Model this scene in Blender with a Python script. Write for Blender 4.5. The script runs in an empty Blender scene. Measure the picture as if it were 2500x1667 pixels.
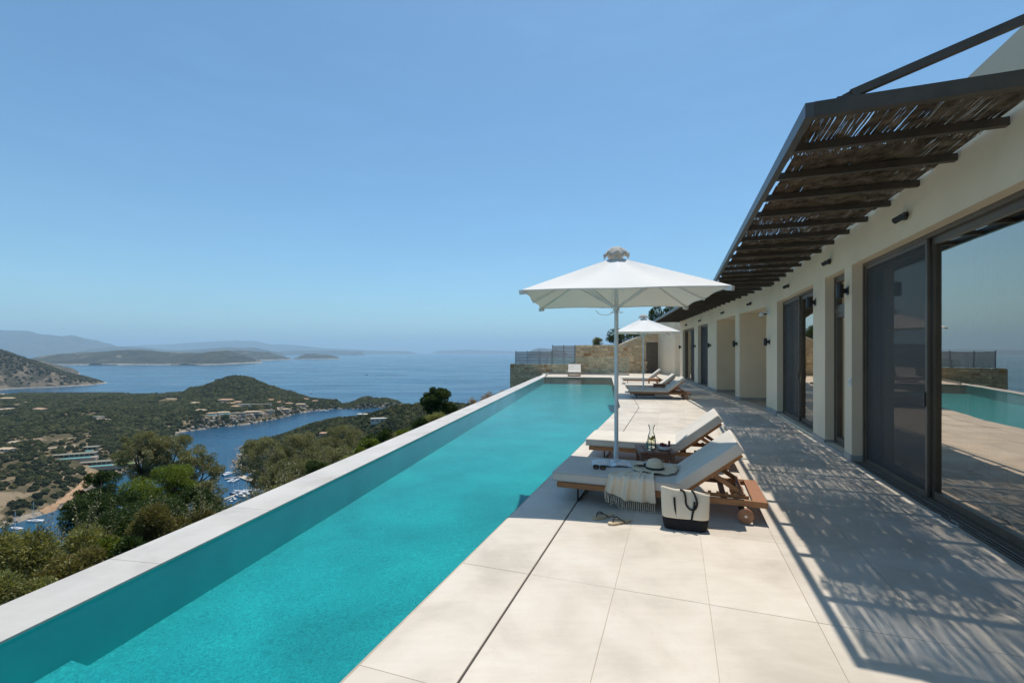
import bpy, bmesh, math, random
import numpy as np
from mathutils import Vector, Matrix
R = math.radians
random.seed(7)
rng = np.random.default_rng(7)
S = bpy.context.scene
COL = S.collection

# ------------------------------------------------------------------ camera, sky, sun, exposure
cam_d = bpy.data.cameras.new('camera')
cam = bpy.data.objects.new('camera', cam_d); COL.objects.link(cam)
cam.location = (0, 0, 1.6); cam.rotation_euler = (R(90), 0, 0)
cam_d.sensor_width = 36; cam_d.lens = 16.27
cam_d.shift_y = 0.0098
cam_d.clip_start = 0.05; cam_d.clip_end = 120000
S.camera = cam
SUN_EL, SUN_AZ = 71.5, 21.5
W = bpy.data.worlds.new('World'); S.world = W; W.use_nodes = True
wn = W.node_tree
sky = wn.nodes.new('ShaderNodeTexSky'); sky.sky_type = 'NISHITA'; sky.sun_disc = False
sky.sun_elevation = R(SUN_EL); sky.sun_rotation = R(SUN_AZ)
sky.altitude = 150; sky.air_density = 1.0; sky.dust_density = 0.8; sky.ozone_density = 1.0
bg = wn.nodes['Background']; tn = wn.nodes.new('ShaderNodeMix'); tn.data_type = 'RGBA'; tn.blend_type = 'MULTIPLY'; tn.inputs[0].default_value = 1; tn.inputs[7].default_value = (.585, .845, .93, 1)
wn.links.new(sky.outputs[0], tn.inputs[6]); 
# faint high wisps low over the sea
tc = wn.nodes.new('ShaderNodeTexCoord'); mp = wn.nodes.new('ShaderNodeMapping'); mp.inputs['Scale'].default_value = (2.2, 2.2, 11); wn.links.new(tc.outputs['Generated'], mp.inputs[0])
cn = wn.nodes.new('ShaderNodeTexNoise'); cn.inputs['Scale'].default_value = 2.3; cn.inputs['Detail'].default_value = 7; cn.inputs['Roughness'].default_value = .62; cn.inputs['Distortion'].default_value = .4; wn.links.new(mp.outputs[0], cn.inputs['Vector'])
cr = wn.nodes.new('ShaderNodeMapRange'); cr.inputs[1].default_value = .50; cr.inputs[2].default_value = .80; cr.inputs[3].default_value = 1.0; cr.inputs[4].default_value = 1.06; wn.links.new(cn.outputs[0], cr.inputs[0])
sx = wn.nodes.new('ShaderNodeVectorMath'); sx.operation = 'SCALE'; wn.links.new(tn.outputs[2], sx.inputs[0]); wn.links.new(cr.outputs[0], sx.inputs['Scale'])
wn.links.new(sx.outputs[0], bg.inputs[0]); bg.inputs[1].default_value = 0.103
sd = bpy.data.lights.new('sun', 'SUN'); sun = bpy.data.objects.new('sun', sd); COL.objects.link(sun)
sd.energy = 3.0; sd.angle = R(0.55); sd.color = (1.0, 0.935, 0.84)
ce = math.cos(R(SUN_EL))
tosun = Vector((math.sin(R(SUN_AZ)) * ce, math.cos(R(SUN_AZ)) * ce, math.sin(R(SUN_EL))))
sun.rotation_euler = tosun.to_track_quat('Z', 'Y').to_euler()
vs = S.view_settings; vs.view_transform = 'Standard'; vs.look = 'None'; vs.exposure = 0.58; vs.gamma = 1.0; vs.use_curve_mapping = False
S.cycles.max_bounces = 10; S.cycles.diffuse_bounces = 7; S.cycles.transparent_max_bounces = 16; S.cycles.volume_bounces = 1
S.cycles.caustics_reflective = False; S.cycles.caustics_refractive = False
S.cycles.sample_clamp_indirect = 6

# ------------------------------------------------------------------ helpers
def tag(o, label=None, cat=None, group=None, kind=None):
    if label: o['label'] = label
    if cat: o['category'] = cat
    if group: o['group'] = group
    if kind: o['kind'] = kind
    return o
def empty(name, loc=(0, 0, 0), rz=0.0, label=None, cat=None, group=None):
    o = bpy.data.objects.new(name, None); COL.objects.link(o)
    o.location = loc; o.rotation_euler = (0, 0, rz); o.empty_display_size = .1
    return tag(o, label, cat, group)
def link(name, me, m=None, parent=None, smooth=False, auto=None):
    o = bpy.data.objects.new(name, me); COL.objects.link(o)
    if m is not None and not me.materials: me.materials.append(m)
    if parent is not None: o.parent = parent
    if smooth:
        me.polygons.foreach_set('use_smooth', [True] * len(me.polygons))
        if auto: 
            try: me.set_sharp_from_angle(angle=R(auto))
            except Exception: pass
    return o
class MB:
    def __init__(s): s.v = []; s.f = []
    def add(s, vs, fs):
        b = len(s.v); s.v += [tuple(p) for p in vs]; s.f += [tuple(i + b for i in f) for f in fs]; return s
    def box(s, x0, x1, y0, y1, z0, z1, T=None):
        vs = [(x, y, z) for z in (z0, z1) for y in (y0, y1) for x in (x0, x1)]
        if T: vs = [T(*p) for p in vs]
        return s.add(vs, [(0, 2, 3, 1), (4, 5, 7, 6), (0, 1, 5, 4), (2, 6, 7, 3), (0, 4, 6, 2), (1, 3, 7, 5)])
    def bar(s, a, b, w, h, up=(0, 0, 1)):
        a = Vector(a); b = Vector(b); d = (b - a).normalized(); up = Vector(up)
        if abs(d.dot(up)) > .99: up = Vector((1, 0, 0))
        sx = d.cross(up).normalized() * w / 2; sz = sx.cross(d).normalized() * h / 2
        vs = [a - sx - sz, a + sx - sz, a + sx + sz, a - sx + sz, b - sx - sz, b + sx - sz, b + sx + sz, b - sx + sz]
        return s.add(vs, [(0, 1, 2, 3), (7, 6, 5, 4), (0, 4, 5, 1), (1, 5, 6, 2), (2, 6, 7, 3), (3, 7, 4, 0)])
    def tube(s, pts, r, n=8, cap=True):
        pts = [Vector(p) for p in pts]; rs = r if isinstance(r, (list, tuple)) else [r] * len(pts)
        b = len(s.v); prev = None
        for i, p in enumerate(pts):
            d = (pts[min(i + 1, len(pts) - 1)] - pts[max(i - 1, 0)]).normalized()
            if prev is None:
                q = Vector((0, 0, 1)) if abs(d.z) < .9 else Vector((1, 0, 0))
            else: q = prev
            x = (q - d * q.dot(d)).normalized(); prev = x; y = d.cross(x)
            for k in range(n):
                t = 2 * math.pi * k / n; s.v.append(tuple(p + (x * math.cos(t) + y * math.sin(t)) * rs[i]))
        for i in range(len(pts) - 1):
            for k in range(n):
                a = b + i * n + k; c = b + i * n + (k + 1) % n
                s.f.append((a, c, c + n, a + n))
        if cap:
            s.f.append(tuple(b + k for k in reversed(range(n)))); e = b + (len(pts) - 1) * n
            s.f.append(tuple(e + k for k in range(n)))
        return s
    def lathe(s, prof, n=32, T=None, wob=None):
        b = len(s.v)
        for i, (r, z) in enumerate(prof):
            for k in range(n):
                t = 2 * math.pi * k / n
                p = (r * math.cos(t), r * math.sin(t), z + (wob(r, t) if wob else 0))
                s.v.append(tuple(T(*p)) if T else p)
        for i in range(len(prof) - 1):
            for k in range(n):
                a = b + i * n + k; c = b + i * n + (k + 1) % n
                s.f.append((a, c, c + n, a + n))
        return s
    def prism(s, poly, z0, z1, T=None, ch=0):
        n = len(poly); vs = [(x, y, z0) for x, y in poly] + [(x, y, z1) for x, y in poly]
        if T: vs = [T(*p) for p in vs]
        return s.add(vs, [tuple(reversed(range(n))), tuple(range(n, 2 * n))] + [(i, (i + 1) % n, n + (i + 1) % n, n + i) for i in range(n)])
    def mesh(s, name='mesh'):
        me = bpy.data.meshes.new(name); me.from_pydata(s.v, [], s.f); me.update(); return me
    def obj(s, name, m, parent=None, smooth=False, auto=35, bevel=0, bseg=2):
        me = s.mesh(name)
        bm = bmesh.new(); bm.from_mesh(me)
        if bevel:
            bmesh.ops.remove_doubles(bm, verts=bm.verts, dist=1e-5)
            es = [e for e in bm.edges if len(e.link_faces) == 2 and e.calc_face_angle(0) > .5]
            bmesh.ops.bevel(bm, geom=es, offset=bevel, segments=bseg, profile=.6, affect='EDGES')
        bmesh.ops.recalc_face_normals(bm, faces=bm.faces); bm.to_mesh(me); bm.free()
        return link(name, me, m, parent, smooth, auto)
def children(o): return [c for c in bpy.data.objects if c.parent is o]
KIDS = {}
def copy_tree(o, parent=None):
    c = o.copy(); COL.objects.link(c)
    if parent is not None: c.parent = parent
    for ch in list(o.children): copy_tree(ch, c)
    return c
def place(o, loc, rz=0.0, label=None):
    o.location = loc; o.rotation_euler = (0, 0, rz)
    if label: o['label'] = label
    return o
def clip(poly, a, b, c):           # keep a*x+b*y<=c
    out = []
    for i in range(len(poly)):
        p, q = poly[i], poly[(i + 1) % len(poly)]
        dp, dq = a * p[0] + b * p[1] - c, a * q[0] + b * q[1] - c
        if dp <= 0: out.append(p)
        if (dp < 0 < dq) or (dq < 0 < dp):
            t = dp / (dp - dq); out.append((p[0] + t * (q[0] - p[0]), p[1] + t * (q[1] - p[1])))
    return out
def area(p): return abs(sum(p[i][0] * p[(i + 1) % len(p)][1] - p[(i + 1) % len(p)][0] * p[i][1] for i in range(len(p)))) / 2

# site frames: N runs along the near half of the house, F along the far half (metres)
A1 = R(19.5); A2 = R(11.26)
def N(u, v, z=0): return (u * math.sin(A1) + v * math.cos(A1), u * math.cos(A1) - v * math.sin(A1), z)
OX, OY, _ = N(13.777, 0)
def F(w, v, z=0): return (OX + w * math.sin(A2) + v * math.cos(A2), OY + w * math.cos(A2) - v * math.sin(A2), z)
MT = math.tan((A1 - A2) / 2)
def ub(v): return 13.777 + MT * v
def wb(v): return -MT * v
AL = math.atan(.1823)
def Lf(p, d, z=0):   # pool-coping frame: p metres along, d metres to the left of the inner edge
    return (-3.288 + p * math.sin(AL) - d * math.cos(AL), p * math.cos(AL) + d * math.sin(AL), z)

# ------------------------------------------------------------------ materials
def mat(name): 
    m = bpy.data.materials.new(name); m.use_nodes = True; nt = m.node_tree
    return m, nt, nt.nodes['Principled BSDF'], nt.links
def coords(nt, mode, scale=(1, 1, 1)):
    mp = nt.nodes.new('ShaderNodeMapping'); mp.inputs['Scale'].default_value = scale
    if mode == 'world':
        g = nt.nodes.new('ShaderNodeNewGeometry'); nt.links.new(g.outputs['Position'], mp.inputs[0])
    else:
        g = nt.nodes.new('ShaderNodeTexCoord'); nt.links.new(g.outputs['Object'], mp.inputs[0])
    return mp.outputs[0]
def noise(nt, vec, scale, detail=4, rough=.55, dist=0):
    n = nt.nodes.new('ShaderNodeTexNoise'); n.inputs['Scale'].default_value = scale
    n.inputs['Detail'].default_value = detail; n.inputs['Roughness'].default_value = rough; n.inputs['Distortion'].default_value = dist
    nt.links.new(vec, n.inputs['Vector']); return n.outputs[0]
def ramp(nt, fac, stops):
    r = nt.nodes.new('ShaderNodeValToRGB'); el = r.color_ramp.elements
    while len(el) < len(stops): el.new(.5)
    for e, (p, c) in zip(el, stops): e.position = p; e.color = (*c, 1) if len(c) == 3 else c
    nt.links.new(fac, r.inputs[0]); return r.outputs[0]
def mixc(nt, fac, a, b, mode='MIX'):
    m = nt.nodes.new('ShaderNodeMix'); m.data_type = 'RGBA'; m.blend_type = mode
    for i, x in ((0, fac), (6, a), (7, b)):
        if isinstance(x, (int, float)): m.inputs[i].default_value = x
        elif isinstance(x, tuple): m.inputs[i].default_value = (*x, 1)
        else: nt.links.new(x, m.inputs[i])
    return m.outputs[2]
def bump(nt, h, strength, dist=.01):
    b = nt.nodes.new('ShaderNodeBump'); b.inputs['Strength'].default_value = strength; b.inputs['Distance'].default_value = dist
    nt.links.new(h, b.inputs['Height']); return b.outputs[0]
def simple(name, c1, c2=None, rough=.6, scale=4, stretch=(1, 1, 1), mode='object', bs=0, bscale=60, bdist=.005, metal=0, objvar=0, spec=.5, detail=4, lo=.35, hi=.65, sheen=0):
    m, nt, p, L = mat(name); c2 = c2 or tuple(x * .8 for x in c1)
    v = coords(nt, mode, stretch)
    col = ramp(nt, noise(nt, v, scale, detail), [(lo, c2), (hi, c1)])
    if objvar:
        oi = nt.nodes.new('ShaderNodeObjectInfo')
        hs = nt.nodes.new('ShaderNodeHueSaturation')
        mr = nt.nodes.new('ShaderNodeMapRange'); mr.inputs[3].default_value = 1 - objvar; mr.inputs[4].default_value = 1 + objvar
        L.new(oi.outputs['Random'], mr.inputs[0]); L.new(mr.outputs[0], hs.inputs['Value']); L.new(col, hs.inputs['Color']); col = hs.outputs[0]
    L.new(col, p.inputs['Base Color']); p.inputs['Roughness'].default_value = rough; p.inputs['Metallic'].default_value = metal
    p.inputs['Specular IOR Level'].default_value = spec
    if bs: L.new(bump(nt, noise(nt, v, bscale, 5), bs, bdist), p.inputs['Normal'])
    return m
M = {}
# stone-look deck tile: cloudy cream with faint brushed veins running across
def tile_mat(name, a, b, c, objvar):
    objvar *= 1.6; m, nt, p, L = mat(name)
    v = coords(nt, 'world'); v2 = coords(nt, 'world', (1.2, 7, 1))
    cl = ramp(nt, noise(nt, v, 1.6, 6, .6, .4), [(.32, a), (.5, b), (.7, c)])
    st = ramp(nt, noise(nt, v2, 3.0, 6, .65, .2), [(.35, (.90, .89, .88)), (.6, (1, 1, 1))])
    col = mixc(nt, .45, cl, st, 'MULTIPLY')
    sp = ramp(nt, noise(nt, v, 70, 2, .5), [(.27, (.55, .48, .4)), (.31, (1, 1, 1))])
    col = mixc(nt, .35, col, sp, 'MULTIPLY')
    oi = nt.nodes.new('ShaderNodeObjectInfo'); mr = nt.nodes.new('ShaderNodeMapRange')
    mr.inputs[3].default_value = 1 - objvar; mr.inputs[4].default_value = 1 + objvar
    hs = nt.nodes.new('ShaderNodeHueSaturation'); L.new(oi.outputs['Random'], mr.inputs[0]); L.new(mr.outputs[0], hs.inputs['Value']); L.new(col, hs.inputs['Color'])
    L.new(hs.outputs[0], p.inputs['Base Color'])
    L.new(ramp(nt, noise(nt, v, 3, 4), [(.3, (.42, .42, .42)), (.7, (.62, .62, .62))]), p.inputs['Roughness'])
    p.inputs['Specular IOR Level'].default_value = .4
    L.new(bump(nt, noise(nt, v2, 60, 4), .10, .002), p.inputs['Normal'])
    return m
M['tile'] = tile_mat('cream_tile', (.50, .44, .36), (.60, .53, .44), (.67, .605, .52), .035)
M['coping'] = tile_mat('coping_stone', (.46, .425, .385), (.53, .50, .455), (.58, .55, .51), .03)
M['grout'] = simple('grout', (.46, .39, .30), (.38, .32, .24), .9)
M['plaster'] = simple('plaster', (.88, .72, .52), (.80, .65, .465), .85, .9, mode='world', bs=.35, bscale=170, bdist=.004, detail=7, spec=.2)
M['plaster2'] = simple('plaster_white', (.66, .64, .59), (.58, .56, .5), .85, 1.3, mode='world', bs=.3, bscale=140, bdist=.004, detail=7, spec=.2)
M['skirt'] = simple('skirting_stone', (.42, .40, .37), (.34, .32, .3), .6, 6, mode='world')
M['frame'] = simple('bronze_aluminium', (.15, .118, .088), (.12, .094, .07), .42, 3, metal=.25)
M['beam'] = simple('dark_bronze_steel', (.085, .068, .050), (.062, .05, .037), .5, 6, mode='world', bs=.05, metal=.1)
M['fascia'] = simple('grey_bronze_steel', (.105, .098, .088), (.08, .074, .066), .38, 6, mode='world', metal=.3)
M['black'] = simple('black_metal', (.014, .014, .015), (.01, .01, .011), .4, 8)
M['whitemetal'] = simple('white_metal', (.78, .79, .79), (.72, .73, .73), .3, 8)
M['galv'] = simple('grey_fence_paint', (.30, .30, .30), (.25, .25, .25), .5, 5)
M['slat'] = simple('slat_composite', (.40, .345, .31), (.33, .285, .25), .6, 4, (1, 1, 8), mode='world')
M['teak'] = simple('teak', (.40, .185, .068), (.27, .115, .04), .5, 7, (1, 14, 14), bs=.15, bscale=40, bdist=.002, detail=6)
M['teak_dark'] = simple('teak_dark_brown', (.27, .135, .08), (.17, .08, .048), .55, 7, (14, 1, 14), bs=.15, bscale=40, bdist=.002, detail=6)  # darker teak for two side tables; the third has the lighter teak
M['wheelwood'] = simple('wheel_wood', (.38, .18, .09), (.28, .12, .06), .5, 9, (3, 14, 3))
M['mattress'] = simple('mattress_cloth', (.64, .595, .525), (.585, .54, .475), .95, 3, bs=.25, bscale=700, bdist=.0015, spec=.1)
M['piping'] = simple('mattress_piping', (.44, .42, .39), (.40, .38, .35), .95, 3)
M['reed'] = None
M['steel'] = simple('steel', (.5, .5, .5), (.4, .4, .4), .3, 5, metal=1)
M['granite'] = simple('granite', (.13, .13, .13), (.08, .08, .08), .6, 60)
# canopy fabric: lets daylight glow through
def cloth(name, c, tr):
    m, nt, p, L = mat(name); nt.nodes.remove(p); out = nt.nodes['Material Output']
    v = coords(nt, 'object'); col = ramp(nt, noise(nt, v, 2.2, 5), [(.3, tuple(x * .955 for x in c)), (.7, c)])
    d = nt.nodes.new('ShaderNodeBsdfDiffuse'); t = nt.nodes.new('ShaderNodeBsdfTranslucent'); a = nt.nodes.new('ShaderNodeMixShader')
    L.new(col, d.inputs[0]); t.inputs[0].default_value = (.86, .76, .60, 1); a.inputs[0].default_value = tr
    L.new(bump(nt, noise(nt, v, 9, 4), .12, .02), d.inputs['Normal'])
    L.new(d.outputs[0], a.inputs[1]); L.new(t.outputs[0], a.inputs[2]); L.new(a.outputs[0], out.inputs[0]); return m
M['canopy'] = cloth('canopy_cloth', (.88, .87, .84), .17)
def reed_mat():
    m, nt, p, L = mat('reed'); nt.nodes.remove(p); out = nt.nodes['Material Output']; v = coords(nt, 'world', (3, 3, 3))
    col = ramp(nt, noise(nt, v, 3, 8), [(.35, (.14, .105, .075)), (.65, (.38, .305, .225))])
    d = nt.nodes.new('ShaderNodeBsdfDiffuse'); t = nt.nodes.new('ShaderNodeBsdfTranslucent'); a = nt.nodes.new('ShaderNodeMixShader'); a.inputs[0].default_value = .38
    L.new(col, d.inputs[0]); L.new(col, t.inputs[0]); L.new(d.outputs[0], a.inputs[1]); L.new(t.outputs[0], a.inputs[2]); L.new(a.outputs[0], out.inputs[0]); return m
M['reed'] = reed_mat()
M['curtain'] = cloth('sheer_curtain', (.80, .79, .77), .35)
def glass(name, tint, ior, base=0.0, rough=0.0, gc=(1, 1, 1), warp=0):
    m, nt, p, L = mat(name); nt.nodes.remove(p); out = nt.nodes['Material Output']
    t = nt.nodes.new('ShaderNodeBsdfTransparent'); t.inputs[0].default_value = (*tint, 1)
    g = nt.nodes.new('ShaderNodeBsdfGlossy'); g.inputs['Roughness'].default_value = rough; g.inputs[0].default_value = (*gc, 1)
    f = nt.nodes.new('ShaderNodeFresnel'); f.inputs[0].default_value = ior
    if warp: L.new(bump(nt, noise(nt, coords(nt, 'world'), 1.1, 2), .05, .02), g.inputs['Normal'])
    a = nt.nodes.new('ShaderNodeMath'); a.operation = 'ADD'; a.use_clamp = True; a.inputs[1].default_value = base; L.new(f.outputs[0], a.inputs[0])
    x = nt.nodes.new('ShaderNodeMixShader'); L.new(a.outputs[0], x.inputs[0]); L.new(t.outputs[0], x.inputs[1]); L.new(g.outputs[0], x.inputs[2])
    L.new(x.outputs[0], out.inputs[0]); return m
M['pane'] = glass('window_glass', (.66, .66, .58), 1.9, .40, gc=(1, .88, .75), warp=1)
M['rail_glass'] = glass('railing_glass', (.93, .96, .94), 1.22, .01)
M['thin_glass'] = glass('drinking_glass', (.965, .975, .975), 1.3)
M['farglass'] = simple('dark_window', (.03, .035, .04), (.02, .02, .025), .15, 3)
def plain_glass(name, tint, k):
    m, nt, p, L = mat(name); nt.nodes.remove(p); out = nt.nodes['Material Output']
    t = nt.nodes.new('ShaderNodeBsdfTransparent'); t.inputs[0].default_value = (*tint, 1); g = nt.nodes.new('ShaderNodeBsdfGlossy'); g.inputs['Roughness'].default_value = .02
    x = nt.nodes.new('ShaderNodeMixShader'); x.inputs[0].default_value = k; L.new(t.outputs[0], x.inputs[1]); L.new(g.outputs[0], x.inputs[2]); L.new(x.outputs[0], out.inputs[0]); return m
M['rail_glass'] = plain_glass('railing_glass', (.95, .975, .96), .07)
def screen_mat():
    m, nt, p, L = mat('insect_screen'); out = nt.nodes['Material Output']
    t = nt.nodes.new('ShaderNodeBsdfTransparent'); x = nt.nodes.new('ShaderNodeMixShader'); x.inputs[0].default_value = .44
    p.inputs['Base Color'].default_value = (.075, .072, .072, 1); p.inputs['Roughness'].default_value = .6
    L.new(t.outputs[0], x.inputs[1]); L.new(p.outputs[0], x.inputs[2]); L.new(x.outputs[0], out.inputs[0]); return m
M['screen'] = screen_mat()
# ------------------------------------------------------------------ water and ground
SEA = -130.0
def H(px, py, Z=SEA):           # helper for reading the survey numbers: bearing/depression pair -> point on level Z
    dx = (px * 1.063 - 1250) / 1130.0; dy = (py - 807) * 1.063 / 1130.0
    Y = (1.6 - Z) / dy
    return (dx * Y, Y)
m, nt, p, L = mat('sea_water')
v = coords(nt, 'world', (.0009, .005, 1)); v2 = coords(nt, 'world', (.05, .09, 1)); v3 = coords(nt, 'world', (.0022, .0012, 1))
deep = ramp(nt, noise(nt, v3, 2.2, 4, .6, .6), [(.36, (.006, .050, .105)), (.52, (.010, .066, .130)), (.66, (.014, .085, .150))])
L.new(deep, p.inputs['Base Color'])
L.new(ramp(nt, noise(nt, v, 2.0, 6, .62, .5), [(.36, (.14, .14, .14)), (.64, (.31, .31, .31))]), p.inputs['Roughness'])
p.inputs['IOR'].default_value = 1.33; p.inputs['Specular IOR Level'].default_value = .5
L.new(bump(nt, noise(nt, v2, 9, 5, .6), .32, 1.2), p.inputs['Normal'])
M['sea'] = m
mb = MB(); mb.add([(-70000, -3000, SEA), (70000, -3000, SEA), (70000, 75000, SEA), (-70000, 75000, SEA)], [(0, 1, 2, 3)])
sea = link('sea', mb.mesh('sea'), M['sea']); tag(sea, kind='structure')

# pool
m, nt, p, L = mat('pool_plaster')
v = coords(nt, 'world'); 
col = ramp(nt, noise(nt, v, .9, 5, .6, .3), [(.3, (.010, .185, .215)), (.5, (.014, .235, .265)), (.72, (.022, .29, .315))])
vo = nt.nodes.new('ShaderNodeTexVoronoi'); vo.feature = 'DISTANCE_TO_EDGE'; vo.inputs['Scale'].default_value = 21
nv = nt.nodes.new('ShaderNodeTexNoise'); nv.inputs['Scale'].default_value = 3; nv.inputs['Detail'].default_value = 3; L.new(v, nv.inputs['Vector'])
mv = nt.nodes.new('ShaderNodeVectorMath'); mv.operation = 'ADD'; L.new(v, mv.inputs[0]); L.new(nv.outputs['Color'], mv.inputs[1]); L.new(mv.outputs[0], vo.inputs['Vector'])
ripple_light = ramp(nt, vo.outputs['Distance'], [(.0, (2.1, 1.45, 1.38)), (.09, (1.15, 1.05, 1.05)), (.40, (.72, .86, .88))])  # bright network of rippling sunlight, painted into the pool floor colour
L.new(mixc(nt, 1.0, col, ripple_light, 'MULTIPLY'), p.inputs['Base Color']); p.inputs['Roughness'].default_value = .7
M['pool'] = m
m, nt, p, L = mat('pool_water'); nt.nodes.remove(p); out = nt.nodes['Material Output']
t = nt.nodes.new('ShaderNodeBsdfTransparent'); t.inputs[0].default_value = (.52, .95, .94, 1)
g = nt.nodes.new('ShaderNodeBsdfGlossy'); g.inputs['Roughness'].default_value = .02
f = nt.nodes.new('ShaderNodeFresnel'); f.inputs[0].default_value = 1.14
v = coords(nt, 'world'); v2 = coords(nt, 'world', (1, 1.6, 1))
n1 = noise(nt, v2, 13, 4, .55, .8)
b = bump(nt, n1, .16, .02); L.new(b, g.inputs['Normal']); L.new(b, f.inputs['Normal'])
x = nt.nodes.new('ShaderNodeMixShader'); L.new(f.outputs[0], x.inputs[0]); L.new(t.outputs[0], x.inputs[1]); L.new(g.outputs[0], x.inputs[2]); L.new(x.outputs[0], out.inputs[0])
M['poolwater'] = m
U0 = -6.0
# pool outline (counter-clockwise): near right edge, bend, far right, far left, near left
PL = []
def xy(p): return (p[0], p[1])
pr0 = xy(N(U0, -1.55)); pr1 = xy(N(ub(-1.52), -1.52)); pr2 = xy(F(15.4, -1.50)); 
def left_at_far(w):
    lo, hi = -9.0, -3.0
    for _ in range(50):
        mid = (lo + hi) / 2; q = F(w, mid)
        if q[0] < -3.288 + .1823 * q[1]: lo = mid
        else: hi = mid
    return lo
vL = left_at_far(15.4); pl2 = xy(F(15.4, vL)); 
q = N(U0, -3.0); pl0 = (-3.288 + .1823 * (q[1] + .2), q[1] + .2)
pool_poly = [pr0, pr1, pr2, pl2, pl0]
ZW, ZF = -.02, -.43
pool = empty('pool', (0, 0, 0)); tag(pool, 'long turquoise infinity pool along the edge of the terrace', 'pool', kind='structure')
del pool['category'], pool['label']
mb = MB(); n = len(pool_poly)
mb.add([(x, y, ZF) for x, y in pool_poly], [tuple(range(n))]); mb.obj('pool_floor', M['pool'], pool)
mb = MB()
for i in range(n):
    a, b2 = pool_poly[i], pool_poly[(i + 1) % n]
    mb.add([(a[0], a[1], ZF), (b2[0], b2[1], ZF), (b2[0], b2[1], -.012), (a[0], a[1], -.012)], [(0, 1, 2, 3)])
M['poolwall'] = simple('pool_wall_plaster', (.04, .56, .55), (.028, .46, .46), .7, 1.5, mode='world')  # lighter than the floor plaster, its colour standing in for light under water
mb.obj('pool_wall', M['poolwall'], pool)
mb = MB(); mb.add([(x, y, ZW) for x, y in pool_poly], [tuple(range(n))]); 
wt = link('pool_water', mb.mesh(), M['poolwater'], pool)
# submerged entry steps at the near end
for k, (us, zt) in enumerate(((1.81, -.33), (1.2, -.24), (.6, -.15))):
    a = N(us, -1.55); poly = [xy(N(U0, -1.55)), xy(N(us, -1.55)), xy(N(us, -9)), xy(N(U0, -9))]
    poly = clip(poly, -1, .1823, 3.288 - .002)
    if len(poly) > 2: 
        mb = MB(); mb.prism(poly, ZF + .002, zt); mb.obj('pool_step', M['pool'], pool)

# terrace slab with grout colour, tiles as parts
terr = empty('terrace_floor'); tag(terr, kind='structure')
slab = []
VW = 2.60
outl = [xy(N(U0, -1.55)), xy(N(ub(-1.52), -1.52)), xy(F(15.4, -1.50)), xy(F(15.4, vL)), xy(F(19.0, left_at_far(19.0))), xy(F(21.6, -1.2)), xy(F(22.3, 5.0)), xy(F(15, 7.5)), xy(F(wb(7.5), 7.5)), xy(N(U0, 7.5))]
mb = MB(); mb.prism(outl, -.6, -.004); mb.obj('slab', M['grout'], terr)
tmesh = {}
def add_tile(poly_uv, frame, parent, m, t=.013, nm='tile'):
    if len(poly_uv) < 3 or area(poly_uv) < .004: return
    # shrink for the joint
    cx = sum(p[0] for p in poly_uv) / len(poly_uv); cy = sum(p[1] for p in poly_uv) / len(poly_uv)
    pts = []
    n = len(poly_uv); g = .0017
    sgn = 1 if sum(poly_uv[i][0] * poly_uv[(i + 1) % n][1] - poly_uv[(i + 1) % n][0] * poly_uv[i][1] for i in range(n)) > 0 else -1
    pp = poly_uv if sgn > 0 else poly_uv[::-1]
    cur = pp
    for i in range(n):
        a, b2 = pp[i], pp[(i + 1) % n]; dx, dy = b2[0] - a[0], b2[1] - a[1]; l = math.hypot(dx, dy)
        if l < 1e-6: continue
        nx, ny = dy / l, -dx / l
        cur = clip(cur, nx, ny, nx * a[0] + ny * a[1] - g)
        if len(cur) < 3: return
    o0 = frame(cx, cy)
    W0 = [frame(*p) for p in cur]
    dz = random.uniform(-.0006, .0006)
    vs = [(p[0] - o0[0], p[1] - o0[1], -t) for p in W0] + [(p[0] - o0[0], p[1] - o0[1], dz) for p in W0]
    k = len(W0); fs = [tuple(range(k, 2 * k))] + [(i, (i + 1) % k, k + (i + 1) % k, k + i) for i in range(k)]
    me = bpy.data.meshes.new(nm); me.from_pydata(vs, [], fs); me.update()
    bm = bmesh.new(); bm.from_mesh(me); bmesh.ops.recalc_face_normals(bm, faces=bm.faces)
    bm.faces.ensure_lookup_table()
    top = max(bm.faces, key=lambda q: q.calc_center_median().z)
    if top.normal.z < 0: bmesh.ops.reverse_faces(bm, faces=bm.faces)
    bm.to_mesh(me); bm.free()
    o = link(nm, me, m, parent); o.location = (o0[0], o0[1], 0); return o
VC = [-1.55, -1.000, -.39, .20, .79, 1.38, 1.97, 2.56]
# near tiles (u,v) clipped by mitre u <= ub(v);   slot drain occupies v in [-1.003,-.985]
for j in range(len(VC) - 1):
    v0, v1 = VC[j], VC[j + 1]
    if j == 1: v0 = -.986
    if j == 0: v0 = -1.522
    k = -7
    while True:
        u0 = 3.18 + 1.21 * k; k += 1
        if u0 > 14.2: break
        poly = [(u0, v0), (u0 + 1.21, v0), (u0 + 1.21, v1), (u0, v1)]
        poly = clip(poly, 1, -MT, 13.777)
        add_tile(poly, lambda a, b2: N(a, b2), terr, M['tile'])
for j in range(len(VC) - 1):
    v0, v1 = VC[j], VC[j + 1]
    if j == 1: v0 = -.986
    if j == 0: v0 = -1.52
    for k in range(-1, 19):
        w0 = 1.21 * k
        poly = [(w0, v0), (w0 + 1.21, v0), (w0 + 1.21, v1), (w0, v1)]
        poly = clip(poly, -1, -MT, 0)
        # slab end line
        poly = clip(poly, 1, .0, 21.5)
        add_tile(poly, lambda a, b2: F(a, b2), terr, M['tile'])
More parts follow.
